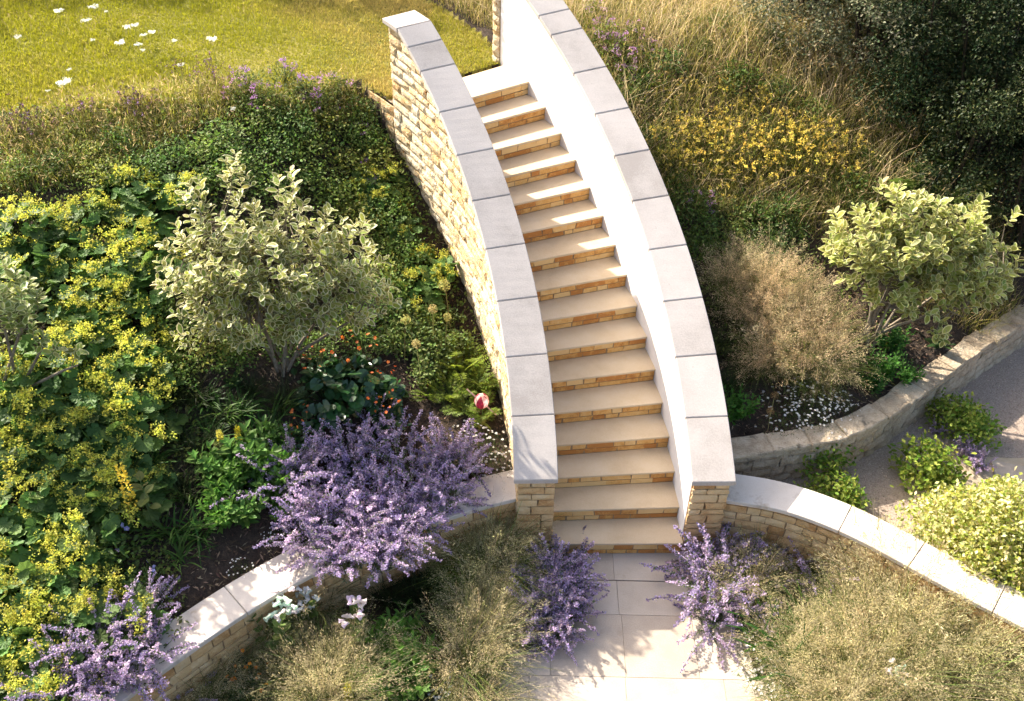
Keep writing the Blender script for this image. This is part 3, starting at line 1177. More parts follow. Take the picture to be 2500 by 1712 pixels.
def leafy_stems(seed, n=14, ln=.42, leaf=.085, tm=None, col=(.07, .16, .03), spread=.8, per=14, hi=None, mat='leaf', whorl=True):
    """upright stems clothed in pointed leaves"""
    rg = np.random.default_rng(seed)
    az = rg.uniform(0, 2 * np.pi, n)
    P = arch(rg.normal(0, .05, (n, 3)) * [1, 1, 0], az, rg.uniform(0, .6, n) * spread, rg.uniform(.65, 1.1, n) * ln, rg.uniform(-.1, .6, n) * spread, 6)
    sb, lb = MB(), MB()
    tubes(sb, P, np.linspace(.005, .0025, 6)[None].repeat(n, 0), vary(rg, (.10, .16, .05), n), 4)
    t = np.linspace(.18, .995, per)[None].repeat(n, 0)
    i = np.clip((t * 5).astype(int), 0, 4)
    f = (t * 5 - i)[..., None]
    k = np.arange(n)[:, None]
    q = (P[k, i] * (1 - f) + P[k, i + 1] * f).reshape(-1, 3)
    T = unit(P[k, i + 1] - P[k, i]).reshape(-1, 3)
    m = len(q)
    an = np.tile(np.arange(per) * 2.4, n) + np.repeat(rg.uniform(0, 6, n), per)
    out = np.stack([np.cos(an), np.sin(an), np.zeros(m)], -1)
    elev = np.tile(np.linspace(-.15, 1.1, per), n)[:, None]
    d = unit(out + T * elev)
    nn = unit(T + out * -.3 + rg.normal(0, .2, (m, 3)))
    sz = np.tile(np.interp(np.linspace(0, 1, per), [0, .5, 1], [.8, 1.1, .6]), n) * rg.uniform(.8, 1.2, m) * leaf
    c = vary(rg, col, m, .3, .1)
    if hi is not None:
        c = c * (1 - .5 * np.tile(np.linspace(0, 1, per), n)[:, None]) + np.array(hi)[None] * .5 * np.tile(np.linspace(0, 1, per), n)[:, None]
    scatter(lb, tm or TLANCE, q, d, nn, sz, c)
    return [('stems', sb.mesh('stems', M['stem'])), ('leaves', lb.mesh('leaves', M[mat]))]


def fern(seed, n=9, ln=.45, col=(.07, .13, .03), pin=22, wid=.09, lean=(.3, 1.0), droop=(.3, 1.1)):
    rg = np.random.default_rng(seed)
    az = np.arange(n) / n * 6.28 + rg.uniform(-.4, .4, n)
    P = arch(rg.normal(0, .02, (n, 3)) * [1, 1, 0], az, rg.uniform(*lean, n), rg.uniform(.7, 1.1, n) * ln, rg.uniform(*droop, n), 9)
    b = MB()
    tubes(b, P, np.linspace(.004, .0015, 9)[None].repeat(n, 0), vary(rg, (.12, .13, .04), n))
    t = np.linspace(.18, .99, pin)[None].repeat(n, 0)
    i = np.clip((t * 8).astype(int), 0, 7)
    f = (t * 8 - i)[..., None]
    k = np.arange(n)[:, None]
    q = (P[k, i] * (1 - f) + P[k, i + 1] * f)
    T = unit(P[k, i + 1] - P[k, i])
    side = np.stack([-np.sin(az), np.cos(az), np.zeros(n)], -1)[:, None].repeat(pin, 1)
    L_ = (np.sin(np.linspace(.25, 1, pin) * np.pi * .93) * wid + .012)[None].repeat(n, 0)
    for s in (-1, 1):
        d = (side * s + T * .45 + rg.normal(0, .08, T.shape)).reshape(-1, 3)
        nn = np.cross(T, side).reshape(-1, 3)
        nn = nn * np.sign(nn[:, 2:3] + 1e-6)
        m = len(d)
        sz = np.stack([L_.ravel() * .55, L_.ravel(), L_.ravel()], -1) * rg.uniform(.85, 1.15, (m, 1))
        scatter(b, t_simple(.5, .1), q.reshape(-1, 3), d, nn, sz, vary(rg, col, m, .3, .1))
    return [('fronds', b.mesh('fronds', M['leaf']))]


def kidney_mound(seed, n=46, r=.34, h=.30, size=.15, col=(.028, .075, .022)):
    rg = np.random.default_rng(seed)
    b = MB()
    P, N, a = dome(rg, n, r, h)
    P[:, 2] *= rg.uniform(.75, 1.1, n)
    d = np.stack([np.cos(a), np.sin(a), -.3 * np.ones(n)], -1) + rg.normal(0, .4, (n, 3))
    lf = pieces(rg, TKIDNEY, P - unit(d) * .05, d, N + rg.normal(0, .35, (n, 3)), rg.uniform(.7, 1.2, n) * size, col, None, 'leaf', 'gloss')
    s = MB()
    st = np.stack([P * [.15, .15, 0], P * [.6, .6, .6], P], 1)
    tubes(s, st, np.full((n, 3), .004), vary(rg, (.07, .10, .03), n))
    return [lf, ('stalks', s.mesh('stalks', M['stem']))]


def globe_head(rg, b, c, r, n, col, tip):
    d = rnd_dirs(rg, n)
    P = np.stack([np.tile(c, (n, 1)), c + d * r * .55, c + d * r], 1)
    ref = np.where(np.abs(d[:, 2:3]) > .9, np.array([1., 0, 0]), UP)
    side = unit(np.cross(d, ref))
    ribbons(b, P, np.array([.003, .0022, .002])[None].repeat(n, 0), side, vary(rg, col, n, .2))
    scatter(b, TDISC, c + d * r * .97, side, d, rg.uniform(.012, .019, n), vary(rg, tip, n, .25), vary(rg, np.array(tip) * .6, n, .2))
# ------------------------------------------------------------------ where the plants stand: x, y, turn, size
PLACE = {}
PLACE['lady_mantle'] = [
    (-6.65, 2.54, 5.07, 1.07, 2.07),
    (-6.28, 2.28, 1.79, 1.00, 1.93),
    (-6.11, 2.80, 2.41, 0.89, 2.07),
    (-5.83, 3.12, 0.28, 0.98, 2.15),
    (-5.52, 2.72, 6.27, 0.89, 1.98),
    (-5.77, 2.26, 1.47, 1.04, 1.85),
    (-6.09, 1.88, 6.12, 0.98, 1.79),
    (-5.79, 1.77, 5.30, 0.99, 1.69),
    (-5.50, 1.90, 3.10, 0.97, 1.69),
    (-5.84, 1.38, 0.38, 1.04, 1.60),
    (-5.48, 1.28, 1.70, 1.01, 1.48),
    (-6.08, 1.08, 0.40, 1.09, 1.56),
    (-5.28, 0.98, 5.46, 1.04, 1.35),
    (-5.63, 0.81, 5.62, 0.93, 1.38),
    (-6.11, 0.62, 0.12, 1.09, 1.44),
    (-6.16, 0.23, 0.01, 1.05, 1.31),
    (-5.77, 0.19, 2.74, 1.00, 1.26),
    (-5.45, 0.47, 2.04, 0.93, 1.26),
    (-5.21, 0.59, 1.99, 1.07, 1.21),
    (-5.50, -0.01, 4.39, 0.92, 1.13),
    (-5.88, -0.21, 5.02, 0.99, 1.17),
    (-5.64, -0.44, 2.01, 0.94, 1.04),
    (-5.31, -0.44, 3.18, 1.07, 1.00),
    (-5.16, -0.11, 1.48, 1.00, 1.03),
    (-5.90, -0.67, 5.86, 0.88, 1.01),
    (-5.40, -0.77, 5.31, 0.90, 0.93),
    (-5.64, -1.06, 5.97, 0.97, 0.89),
    (-5.23, -1.07, 5.88, 0.98, 0.80),
    (-5.40, -1.31, 1.51, 1.01, 0.77),
    (-4.98, -1.19, 4.24, 1.06, 0.76),
    (-5.64, -1.48, 2.91, 1.04, 0.76),
    (-5.34, -1.64, 4.03, 0.93, 0.71),
    (-5.53, -1.86, 4.35, 0.91, 0.69),
    (-5.37, 2.39, 2.36, 1.03, 1.83),
    (-5.31, 3.22, 1.22, 0.96, 2.13),
    (-6.40, 0.81, 5.01, 0.97, 1.52),
    (-6.69, 1.79, 4.48, 0.97, 1.85),
    (-5.95, 0.41, 5.91, 0.92, 1.33),
    (-5.81, -1.07, 4.54, 1.01, 0.92),
    (-5.74, 0.48, 0.96, 0.97, 1.32),
    (-5.32, 0.14, 5.32, 0.95, 1.12),
    (-6.51, 2.18, 3.47, 0.98, 1.94),
    (-5.30, 1.44, 6.02, 0.90, 1.48),
    (-5.13, -1.81, 2.53, 0.86, 0.64),
    (-3.48, 4.09, 2.64, 0.66, 1.86),
    (-3.23, 4.09, 5.87, 0.72, 1.82),
    (-3.05, 3.60, 2.06, 0.77, 1.55),
    (-2.65, 3.13, 1.18, 0.84, 1.28),
    (-2.79, 2.81, 0.99, 0.86, 1.20),
    (-3.36, 3.85, 0.46, 0.68, 1.73),
    (-4.99, 0.13, 5.20, 0.65, 1.03),
]
PLACE['geranium_mound'] = [
    (-4.96, 1.77, 3.31, 0.71, 1.52),
    (-5.06, 1.45, 3.09, 0.74, 1.44),
    (-4.49, 1.47, 0.67, 0.81, 1.33),
    (-4.74, 1.53, 1.75, 1.00, 1.42),
    (-3.69, 1.84, 0.36, 0.79, 1.22),
    (-3.47, 2.19, 1.23, 0.77, 1.21),
    (-3.23, 2.48, 5.83, 0.86, 1.23),
    (-3.18, 2.90, 3.02, 1.01, 1.33),
    (-5.26, 1.84, 4.19, 0.79, 1.62),
    (-4.35, 1.70, 2.12, 0.89, 1.37),
    (-4.03, 1.80, 2.51, 0.87, 1.30),
    (-5.20, 1.14, 4.63, 0.82, 1.37),
    (-4.91, 1.26, 4.34, 0.70, 1.35),
    (-2.94, 2.29, 0.04, 0.74, 1.07),
    (-3.28, 2.08, 0.94, 0.60, 1.11),
    (-6.31, 3.60, 1.28, 0.82, 2.36),
    (-6.65, 3.46, 1.36, 0.69, 2.35),
    (-6.97, 3.30, 5.56, 0.82, 2.33),
    (-6.04, 3.84, 2.30, 0.76, 2.42),
    (-6.57, 3.86, 4.27, 0.68, 2.47),
    (-4.93, 3.96, 5.91, 1.09, 2.34),
    (-4.60, 4.33, 4.44, 0.96, 2.42),
    (-4.27, 4.38, 5.17, 0.95, 2.36),
    (-3.91, 4.59, 5.47, 0.92, 2.31),
    (-3.56, 4.53, 4.56, 1.00, 2.13),
    (-4.06, 4.15, 1.99, 1.01, 2.15),
    (-4.41, 3.99, 0.32, 1.00, 2.23),
    (-3.68, 4.16, 3.33, 0.86, 1.99),
    (-4.74, 3.66, 5.23, 0.99, 2.19),
    (-5.13, 3.81, 3.50, 0.86, 2.31),
    (-5.43, 3.64, 3.76, 1.00, 2.29),
    (-3.34, 4.27, 3.30, 1.07, 1.93),
    (-4.01, 3.77, 3.09, 1.02, 1.97),
    (-3.73, 3.70, 1.56, 1.03, 1.81),
    (-3.15, 3.72, 4.22, 1.02, 1.63),
    (-4.39, 4.58, 6.22, 0.73, 2.51),
    (-3.54, 4.83, 6.00, 0.86, 2.30),
    (-4.78, 4.53, 2.79, 0.75, 2.55),
    (-3.00, 3.03, 0.29, 0.74, 1.33),
    (-2.82, 2.53, 1.55, 0.68, 1.11),
    (-3.11, 2.74, 1.03, 1.00, 1.27),
    (-2.68, 2.47, 1.57, 0.74, 1.05),
    (-5.72, 3.47, 1.21, 0.87, 2.27),
    (-6.06, 3.33, 3.15, 0.95, 2.25),
    (-4.98, 3.44, 2.85, 1.01, 2.15),
    (-3.16, 3.30, 3.07, 0.84, 1.46),
    (-2.92, 3.28, 1.27, 0.90, 1.39),
    (-3.52, 3.50, 1.58, 1.07, 1.64),
    (-4.44, 3.52, 2.03, 0.91, 2.06),
    (-3.07, 3.99, 5.87, 0.70, 1.75),
    (-3.42, 4.55, 1.10, 0.77, 2.11),
]
PLACE['marjoram'] = [
    (-4.57, 4.58, 0.38, 0.88, 2.54),
    (-4.16, 4.76, 2.62, 0.93, 2.53),
    (-3.83, 4.87, 6.16, 1.02, 2.45),
    (-4.44, 4.97, 1.52, 0.87, 2.64),
    (-4.83, 4.60, 5.79, 0.82, 2.59),
    (-4.01, 4.68, 5.36, 0.81, 2.41),
    (-3.52, 4.56, 4.91, 0.68, 2.13),
    (-3.43, 4.17, 3.93, 0.67, 1.89),
    (-3.28, 4.14, 0.66, 0.60, 1.85),
    (-4.81, 4.78, 5.17, 0.85, 2.64),
]
PLACE['marjoram_bank'] = [
    (-0.77, 6.91, 2.44, 0.90, 2.70),
    (-0.66, 6.20, 2.35, 1.00, 2.65),
    (-0.50, 5.98, 2.63, 1.09, 2.52),
    (-0.42, 5.81, 2.27, 0.87, 2.43),
    (-0.07, 6.16, 1.74, 0.63, 2.56),
    (0.40, 3.98, 0.39, 0.75, 1.68),
    (-0.26, 6.46, 2.78, 0.61, 2.68),
]
PLACE['catmint'] = [
    (-3.62, 0.43, 0.98, 0.91, 0.82),
    (-3.25, 0.64, 0.84, 1.08, 0.73),
    (-2.80, 0.71, 5.97, 0.97, 0.67),
    (-2.38, 0.81, 2.57, 0.92, 0.65),
    (-3.80, 0.23, 0.12, 0.95, 0.81),
    (-3.38, 0.10, 5.84, 0.96, 0.69),
    (-2.95, 0.17, 1.64, 1.14, 0.62),
    (-2.56, 0.33, 1.56, 1.10, 0.58),
    (-2.17, 0.73, 5.96, 0.97, 0.64),
    (-3.12, -0.13, 3.29, 0.96, 0.64),
    (-3.51, -0.09, 2.54, 0.94, 0.69),
    (-2.75, 0.08, 4.48, 1.05, 0.57),
    (-2.31, 0.35, 2.09, 0.84, 0.62),
    (-3.76, 0.48, 2.43, 0.79, 0.87),
    (-3.06, 1.12, 4.95, 0.62, 0.78),
    (-3.28, -0.15, 2.77, 0.87, 0.60),
    (-2.98, -0.31, 2.30, 0.82, 0.62),
    (-2.71, -0.23, 3.15, 0.87, 0.62),
    (-2.50, 0.07, 3.81, 0.86, 0.62),
    (-3.54, -0.24, 5.05, 0.71, 0.62),
    (-2.23, 0.33, 1.99, 0.67, 0.62),
    (-3.11, -0.47, 3.14, 0.86, 0.66),
    (-3.31, -0.43, 0.87, 0.87, 0.66),
    (-2.85, -0.42, 2.97, 0.85, 0.66),
    (-2.60, -0.16, 5.53, 0.80, 0.66),
]
PLACE['catmint_low'] = [
    (-4.72, -1.05, 3.23, 0.69, 0.72),
    (-4.80, -1.26, 2.15, 0.76, 0.70),
    (-4.98, -1.41, 2.50, 0.96, 0.71),
    (-4.81, -1.65, 0.08, 0.95, 0.63),
    (-5.06, -1.80, 6.00, 0.99, 0.63),
    (-4.63, -1.46, 1.24, 0.93, 0.63),
    (-5.20, -1.92, 1.19, 0.93, 0.62),
    (-4.50, -1.41, 0.22, 0.68, 0.00),
]
PLACE['catmint_step'] = [
    (-1.24, -0.19, 0.99, 1.01, -0.03),
    (-1.16, -0.47, 5.27, 0.94, -0.03),
    (-1.21, 0.05, 5.18, 0.85, -0.03),
    (-1.27, -0.69, 0.36, 0.72, -0.03),
    (-1.40, -0.00, 5.85, 0.78, -0.03),
    (-1.32, -0.32, 0.10, 0.96, -0.03),
    (-1.40, -0.55, 1.42, 0.92, -0.03),
    (-1.48, -0.76, 3.67, 0.57, -0.03),
]
PLACE['catmint_right'] = [
    (0.15, -0.09, 6.12, 1.00, -0.03),
    (0.18, -0.52, 3.59, 0.96, -0.03),
    (1.17, -0.03, 1.77, 0.82, 0.00),
    (0.99, 0.31, 6.23, 0.75, -0.01),
    (0.62, 0.50, 0.53, 1.03, 0.01),
    (0.33, 0.00, 4.19, 1.26, -0.03),
    (0.25, -0.29, 4.11, 1.10, -0.03),
    (0.24, 0.21, 1.91, 0.84, -0.03),
    (0.40, -0.12, 0.43, 1.00, -0.03),
    (1.38, 0.14, 1.15, 0.82, -0.01),
    (0.48, -0.48, 5.65, 0.65, 0.00),
]
PLACE['hair_grass'] = [
    (-3.87, -0.83, 1.53, 0.88, -0.00),
    (-3.67, -0.66, 6.26, 0.92, 0.01),
    (-3.46, -0.50, 5.02, 0.93, 0.02),
    (-4.16, -1.13, 3.66, 0.75, -0.01),
    (-2.27, 0.22, 0.56, 0.88, 0.00),
    (-2.02, 0.28, 3.27, 0.97, 0.01),
    (-1.77, 0.39, 4.63, 0.86, 0.01),
    (-1.92, -1.39, 1.34, 0.75, -0.02),
    (-1.86, -0.80, 1.88, 0.84, -0.01),
    (-4.37, -1.36, 0.45, 0.63, 0.00),
    (-3.97, -0.95, 3.52, 0.65, -0.01),
    (-4.08, -1.19, 1.82, 0.49, -0.00),
    (-4.23, -1.48, 0.97, 0.63, 0.01),
    (-1.81, 0.25, 6.04, 0.89, 0.00),
    (-1.93, -0.05, 2.77, 1.05, -0.00),
    (-1.83, -0.42, 2.19, 0.66, 0.01),
    (-1.94, -0.73, 2.39, 0.86, -0.00),
    (-2.08, -1.10, 4.67, 0.98, -0.01),
    (-1.76, 0.02, 2.95, 0.81, 0.01),
    (-1.99, -0.46, 5.72, 0.81, -0.00),
    (-1.98, 0.28, 0.80, 0.81, 0.01),
    (-3.01, -1.14, 4.15, 0.80, 0.02),
    (-3.13, -1.39, 6.03, 1.02, 0.01),
    (-3.18, -1.02, 1.19, 0.73, 0.02),
    (-3.38, -1.22, 3.46, 0.82, 0.00),
    (-3.22, -1.53, 3.50, 0.89, -0.00),
    (-3.60, -1.34, 1.50, 0.60, -0.01),
]
PLACE['hair_grass_front'] = [
    (1.73, -0.25, 3.66, 1.24, -0.00),
    (1.99, -0.48, 1.19, 1.41, -0.02),
    (2.22, -0.63, 2.22, 0.93, -0.00),
    (2.45, -0.85, 2.85, 1.05, -0.00),
    (2.29, -0.71, 4.44, 0.84, 0.00),
    (2.54, -0.88, 0.04, 1.16, -0.01),
    (0.58, -0.17, 0.57, 0.84, 0.00),
    (0.69, 0.03, 3.05, 0.68, 0.00),
    (1.42, -0.60, 1.35, 0.96, 0.00),
    (1.79, -0.71, 5.27, 1.11, -0.02),
    (0.79, -0.85, 1.03, 0.86, 0.01),
    (1.12, -1.07, 0.93, 1.01, 0.02),
    (1.48, -1.14, 5.35, 1.22, -0.00),
    (1.98, -0.99, 2.58, 1.17, -0.01),
    (2.37, -1.06, 2.46, 1.14, -0.01),
    (2.53, -1.28, 0.67, 0.88, -0.01),
    (1.48, -0.13, 4.21, 0.65, -0.02),
    (1.63, -0.40, 6.01, 0.85, -0.00),
    (1.98, -0.71, 3.62, 1.03, -0.02),
    (2.11, -1.16, 1.87, 1.20, -0.01),
    (1.02, -0.84, 1.38, 0.76, 0.01),
    (1.34, -0.93, 0.95, 0.98, 0.01),
    (1.70, -1.04, 4.63, 0.89, -0.01),
    (2.37, -1.40, 2.14, 0.94, -0.02),
    (1.72, -1.34, 3.34, 0.87, 0.01),
    (1.02, -1.54, 1.06, 1.12, 0.01),
    (1.39, -1.53, 4.87, 1.05, 0.01),
    (1.27, -1.45, 3.41, 0.95, 0.01),
    (0.90, -1.31, 0.65, 0.81, 0.01),
    (2.42, -0.64, 6.21, 0.83, 0.01),
    (2.77, -0.86, 2.93, 0.89, 0.01),
]
PLACE['hair_grass_bank'] = [
    (0.97, 2.89, 5.46, 0.89, 1.19),
    (1.24, 2.47, 1.26, 0.88, 1.05),
    (1.43, 2.14, 4.10, 1.11, 0.91),
    (1.16, 3.24, 3.35, 0.86, 1.29),
    (1.72, 2.60, 3.37, 0.71, 1.00),
    (0.82, 3.20, 0.56, 0.72, 1.35),
    (0.89, 2.54, 5.92, 0.80, 1.07),
    (1.46, 1.87, 0.29, 0.63, 0.86),
    (1.16, 2.05, 4.28, 0.72, 0.88),
    (0.61, 3.03, 0.98, 0.77, 1.29),
    (0.73, 2.79, 1.39, 0.76, 1.16),
    (1.44, 2.82, 4.80, 0.91, 1.14),
    (1.21, 2.90, 3.00, 0.82, 1.19),
    (1.03, 2.24, 2.23, 0.98, 0.98),
    (1.43, 2.40, 2.85, 0.96, 0.98),
    (1.67, 2.07, 2.52, 0.89, 0.89),
    (0.89, 2.06, 0.48, 0.75, 0.91),
]
PLACE['dark_sedge'] = [
    (1.21, -0.04, 0.91, 0.87, -0.00),
    (1.10, 0.02, 2.55, 0.78, 0.00),
    (1.30, -0.22, 2.63, 0.76, -0.01),
    (-4.78, 1.07, 3.63, 0.83, 1.25),
    (-4.54, 0.84, 4.47, 0.76, 1.13),
    (-4.72, 0.15, 2.65, 0.83, 0.96),
    (-3.82, 2.15, 1.09, 0.79, 1.34),
    (-3.94, 1.20, 2.24, 0.85, 1.10),
    (-4.27, 1.21, 5.83, 0.77, 1.20),
    (-4.97, 0.98, 1.24, 0.77, 1.26),
    (-2.39, 1.65, 3.24, 0.59, 0.79),
    (0.52, 2.32, 2.50, 0.92, 0.96),
    (0.56, 1.82, 0.14, 0.93, 0.83),
    (0.77, 2.00, 2.90, 0.87, 0.89),
    (-2.57, -0.31, 2.81, 0.89, -0.00),
    (-2.81, -0.34, 5.12, 0.76, -0.00),
    (-2.38, -0.19, 0.60, 0.89, -0.01),
    (-2.68, -0.02, 3.05, 0.78, -0.02),
    (-3.66, -1.11, 0.64, 0.78, -0.01),
    (-3.91, -1.37, 0.95, 0.86, -0.01),
    (2.10, -1.20, 2.67, 0.94, -0.01),
    (0.55, 2.68, 4.25, 0.80, 1.13),
    (-4.83, 0.67, 3.07, 0.72, 1.11),
    (-4.64, 0.51, 2.69, 0.79, 1.05),
]
PLACE['strap_clump'] = [
    (1.17, -0.87, 0.07, 1.44, 0.01),
    (1.13, -0.57, 2.86, 1.50, -0.00),
    (1.54, -0.79, 0.73, 1.45, -0.00),
    (2.04, -0.81, 4.23, 1.46, -0.01),
    (0.87, -1.03, 4.80, 1.60, 0.00),
    (1.72, -1.14, 2.13, 1.35, -0.01),
    (0.69, -0.67, 5.11, 1.20, 0.02),
    (-4.46, 0.93, 5.04, 0.91, 1.15),
    (-4.65, 1.03, 0.45, 0.83, 1.20),
    (-4.63, 0.10, 3.50, 0.88, 0.91),
    (-4.54, 0.67, 1.63, 0.82, 1.08),
    (-4.00, 1.06, 6.27, 0.86, 1.07),
    (-4.08, 0.81, 3.07, 0.97, 1.01),
    (-3.89, 0.82, 4.79, 0.73, 0.96),
    (-4.31, 0.98, 1.47, 0.82, 1.14),
    (-4.70, -0.25, 3.44, 1.07, 0.83),
    (-4.49, -0.25, 5.15, 0.87, 0.78),
    (-4.58, -0.49, 1.49, 0.74, 0.77),
    (-2.04, -1.24, 0.20, 0.75, -0.02),
    (-1.89, -1.02, 5.77, 0.65, -0.02),
    (-5.02, 0.32, 1.60, 0.85, 1.07),
]
PLACE['daisy_mat'] = [
    (0.58, -0.54, 0.24, 0.77, 0.01),
    (0.68, -0.74, 0.07, 0.83, 0.01),
    (0.73, -1.30, 3.83, 1.02, -0.00),
    (0.60, -1.21, 5.23, 0.84, -0.01),
    (1.31, 1.52, 3.76, 0.80, 0.76),
    (-1.92, 0.98, 1.29, 1.03, 0.66),
    (-2.10, 1.14, 2.58, 0.85, 0.68),
    (-1.83, 0.77, 0.79, 0.70, 0.67),
    (-2.31, -1.22, 2.86, 0.95, 0.00),
    (-2.49, -1.30, 2.87, 0.84, 0.01),
    (-2.15, -1.32, 4.75, 0.81, -0.01),
    (0.61, -0.88, 0.10, 0.98, 0.01),
    (0.69, -1.10, 5.93, 1.11, -0.00),
    (0.82, -1.22, 2.91, 0.91, 0.00),
    (0.58, -0.67, 3.07, 0.72, 0.01),
    (1.15, 1.67, 3.23, 0.92, 0.77),
    (1.42, 1.70, 0.44, 0.92, 0.81),
    (1.07, 1.44, 1.11, 0.97, 0.71),
    (1.48, 1.44, 5.93, 0.80, 0.71),
    (1.67, 1.73, 6.21, 0.66, 0.78),
    (1.37, 1.90, 5.25, 0.68, 0.86),
    (1.76, 1.66, 4.90, 0.60, 0.73),
    (-3.80, -0.13, 5.29, 0.54, 0.69),
    (-4.07, -0.51, 5.60, 0.56, 0.63),
    (1.73, -1.16, 4.61, 0.55, -0.01),
]
PLACE['phlox'] = [
    (0.53, -0.11, 1.89, 0.64, 0.00),
    (0.72, -0.24, 3.90, 0.56, 0.01),
    (-2.69, -0.75, 3.56, 0.96, 0.00),
    (-2.53, -1.22, 2.51, 0.85, 0.01),
    (-2.72, -1.25, 3.75, 0.86, 0.00),
    (-4.45, 0.35, 4.56, 0.80, 0.94),
    (-4.30, -0.08, 2.10, 0.77, 0.79),
    (-3.96, 0.73, 1.51, 0.65, 0.95),
    (-3.78, 0.10, 2.55, 0.56, 0.76),
    (-4.11, 0.50, 4.81, 1.05, 0.91),
    (-4.26, 0.13, 1.02, 0.92, 0.84),
    (-4.12, -0.04, 5.30, 0.78, 0.79),
    (-3.91, 0.45, 3.39, 0.90, 0.88),
    (-4.22, 0.40, 3.45, 0.77, 0.90),
    (-2.63, -0.95, 2.11, 1.12, -0.00),
    (-2.78, -1.03, 4.74, 0.82, 0.00),
    (-2.50, -1.09, 2.86, 0.87, 0.00),
    (-3.99, 0.20, 1.63, 0.74, 0.83),
]
PLACE['jacobs_ladder'] = [
    (-2.19, 2.18, 0.35, 0.73, 0.86),
    (-2.21, 1.52, 5.64, 0.73, 0.76),
    (-1.99, 1.82, 3.68, 0.73, 0.78),
    (-2.57, 1.65, 1.11, 0.64, 0.82),
    (-2.27, 1.99, 3.65, 0.97, 0.83),
    (-2.11, 1.81, 3.39, 0.96, 0.79),
    (-2.35, 1.69, 0.28, 0.74, 0.79),
    (-2.03, 1.50, 4.75, 0.73, 0.73),
    (-2.47, 2.13, 0.91, 0.76, 0.92),
]
PLACE['astrantia'] = [
    (-2.95, 2.44, 0.26, 0.96, 1.12),
    (-2.76, 2.39, 4.41, 0.96, 1.05),
    (-2.54, 2.23, 3.00, 0.80, 0.97),
    (-2.45, 2.62, 5.84, 0.66, 1.05),
    (-2.63, 1.87, 1.66, 0.76, 0.90),
    (-2.34, 2.30, 3.62, 0.74, 0.94),
    (-3.02, 2.14, 3.59, 0.70, 1.05),
    (-2.69, 2.14, 0.69, 0.92, 0.99),
    (-2.85, 2.27, 4.41, 0.88, 1.04),
    (-2.51, 2.02, 3.52, 0.82, 0.91),
]
PLACE['geum'] = [
    (-3.65, 1.58, 0.98, 0.97, 1.12),
    (-3.33, 1.77, 0.06, 1.01, 1.02),
    (-3.00, 1.56, 2.16, 0.86, 0.90),
    (-2.94, 1.26, 5.84, 0.81, 0.79),
    (-3.68, 0.84, 1.92, 0.80, 0.92),
]
PLACE['geum_low'] = [
    (-4.08, -1.18, 1.87, 0.94, -0.00),
    (-3.90, -1.36, 3.00, 0.90, -0.02),
]
PLACE['allium_left'] = [
    (-2.38, 2.42, 0.66, 1.00, 0.99),
    (-2.55, 2.21, 4.99, 0.85, 0.97),
    (-2.43, 2.15, 4.28, 0.80, 0.92),
    (-2.84, 1.99, 3.11, 0.85, 0.98),
    (-2.65, 1.74, 2.48, 0.80, 0.87),
]
PLACE['allium_right'] = [
    (0.92, 1.38, 4.20, 0.60, 0.68),
    (0.97, 1.56, 3.24, 0.60, 0.72),
    (1.45, -0.64, 2.68, 0.80, 0.00),
    (1.83, -0.44, 5.27, 0.70, -0.01),
]
PLACE['wild_carrot'] = [
    (-7.46, 6.19, 4.90, 0.65, 2.64),
    (-6.98, 5.97, 5.88, 0.64, 2.64),
    (-6.43, 5.96, 2.16, 0.53, 2.64),
    (-6.18, 5.84, 2.85, 0.51, 2.64),
    (-6.50, 5.87, 1.34, 0.59, 2.64),
    (-6.38, 5.30, 2.59, 0.65, 2.64),
    (-5.35, 5.48, 2.91, 0.68, 2.64),
    (-6.59, 4.15, 0.14, 0.92, 2.57),
    (-7.06, 6.44, 4.78, 0.61, 2.64),
    (-5.88, 5.73, 2.20, 0.40, 2.64),
    (-4.89, 4.31, 0.86, 0.43, 2.47),
    (-7.75, 5.62, 6.11, 0.49, 2.64),
    (-6.27, 5.48, 3.89, 0.49, 2.64),
    (-6.24, 5.76, 5.89, 0.49, 2.64),
    (-5.62, 4.98, 2.09, 0.44, 2.64),
    (-6.96, 4.41, 0.59, 0.30, 2.64),
    (-6.88, 4.91, 0.36, 0.37, 2.64),
    (-6.88, 5.74, 3.60, 0.35, 2.64),
    (-6.21, 5.50, 2.64, 0.35, 2.64),
    (-7.00, 6.60, 4.19, 0.35, 2.64),
]
PLACE['knapweed'] = [
    (-7.06, 3.83, 5.21, 1.01, 2.49),
    (-6.91, 3.66, 4.53, 1.04, 2.43),
    (-7.15, 3.82, 4.24, 0.68, 2.50),
    (-5.88, 4.16, 0.85, 1.01, 2.53),
    (-5.90, 4.03, 4.93, 0.98, 2.48),
    (-5.77, 4.28, 3.86, 0.70, 2.56),
    (-5.70, 4.96, 2.32, 0.75, 2.64),
    (-5.34, 4.75, 3.58, 0.92, 2.64),
    (-4.96, 4.60, 5.01, 0.79, 2.64),
    (-5.22, 4.87, 0.81, 0.77, 2.64),
    (-6.39, 4.06, 1.01, 0.92, 2.53),
    (-6.50, 3.95, 6.13, 0.90, 2.50),
    (-6.08, 4.36, 0.76, 0.69, 2.64),
]
PLACE['young_shrub'] = [
    (0.61, 1.52, 3.41, 0.84, 0.74),
    (2.47, 2.57, 6.27, 0.85, 0.82),
    (2.29, 2.20, 0.21, 0.85, 0.73),
    (2.14, 2.03, 0.01, 0.77, 0.72),
    (2.54, 2.16, 5.61, 0.66, 0.70),
]
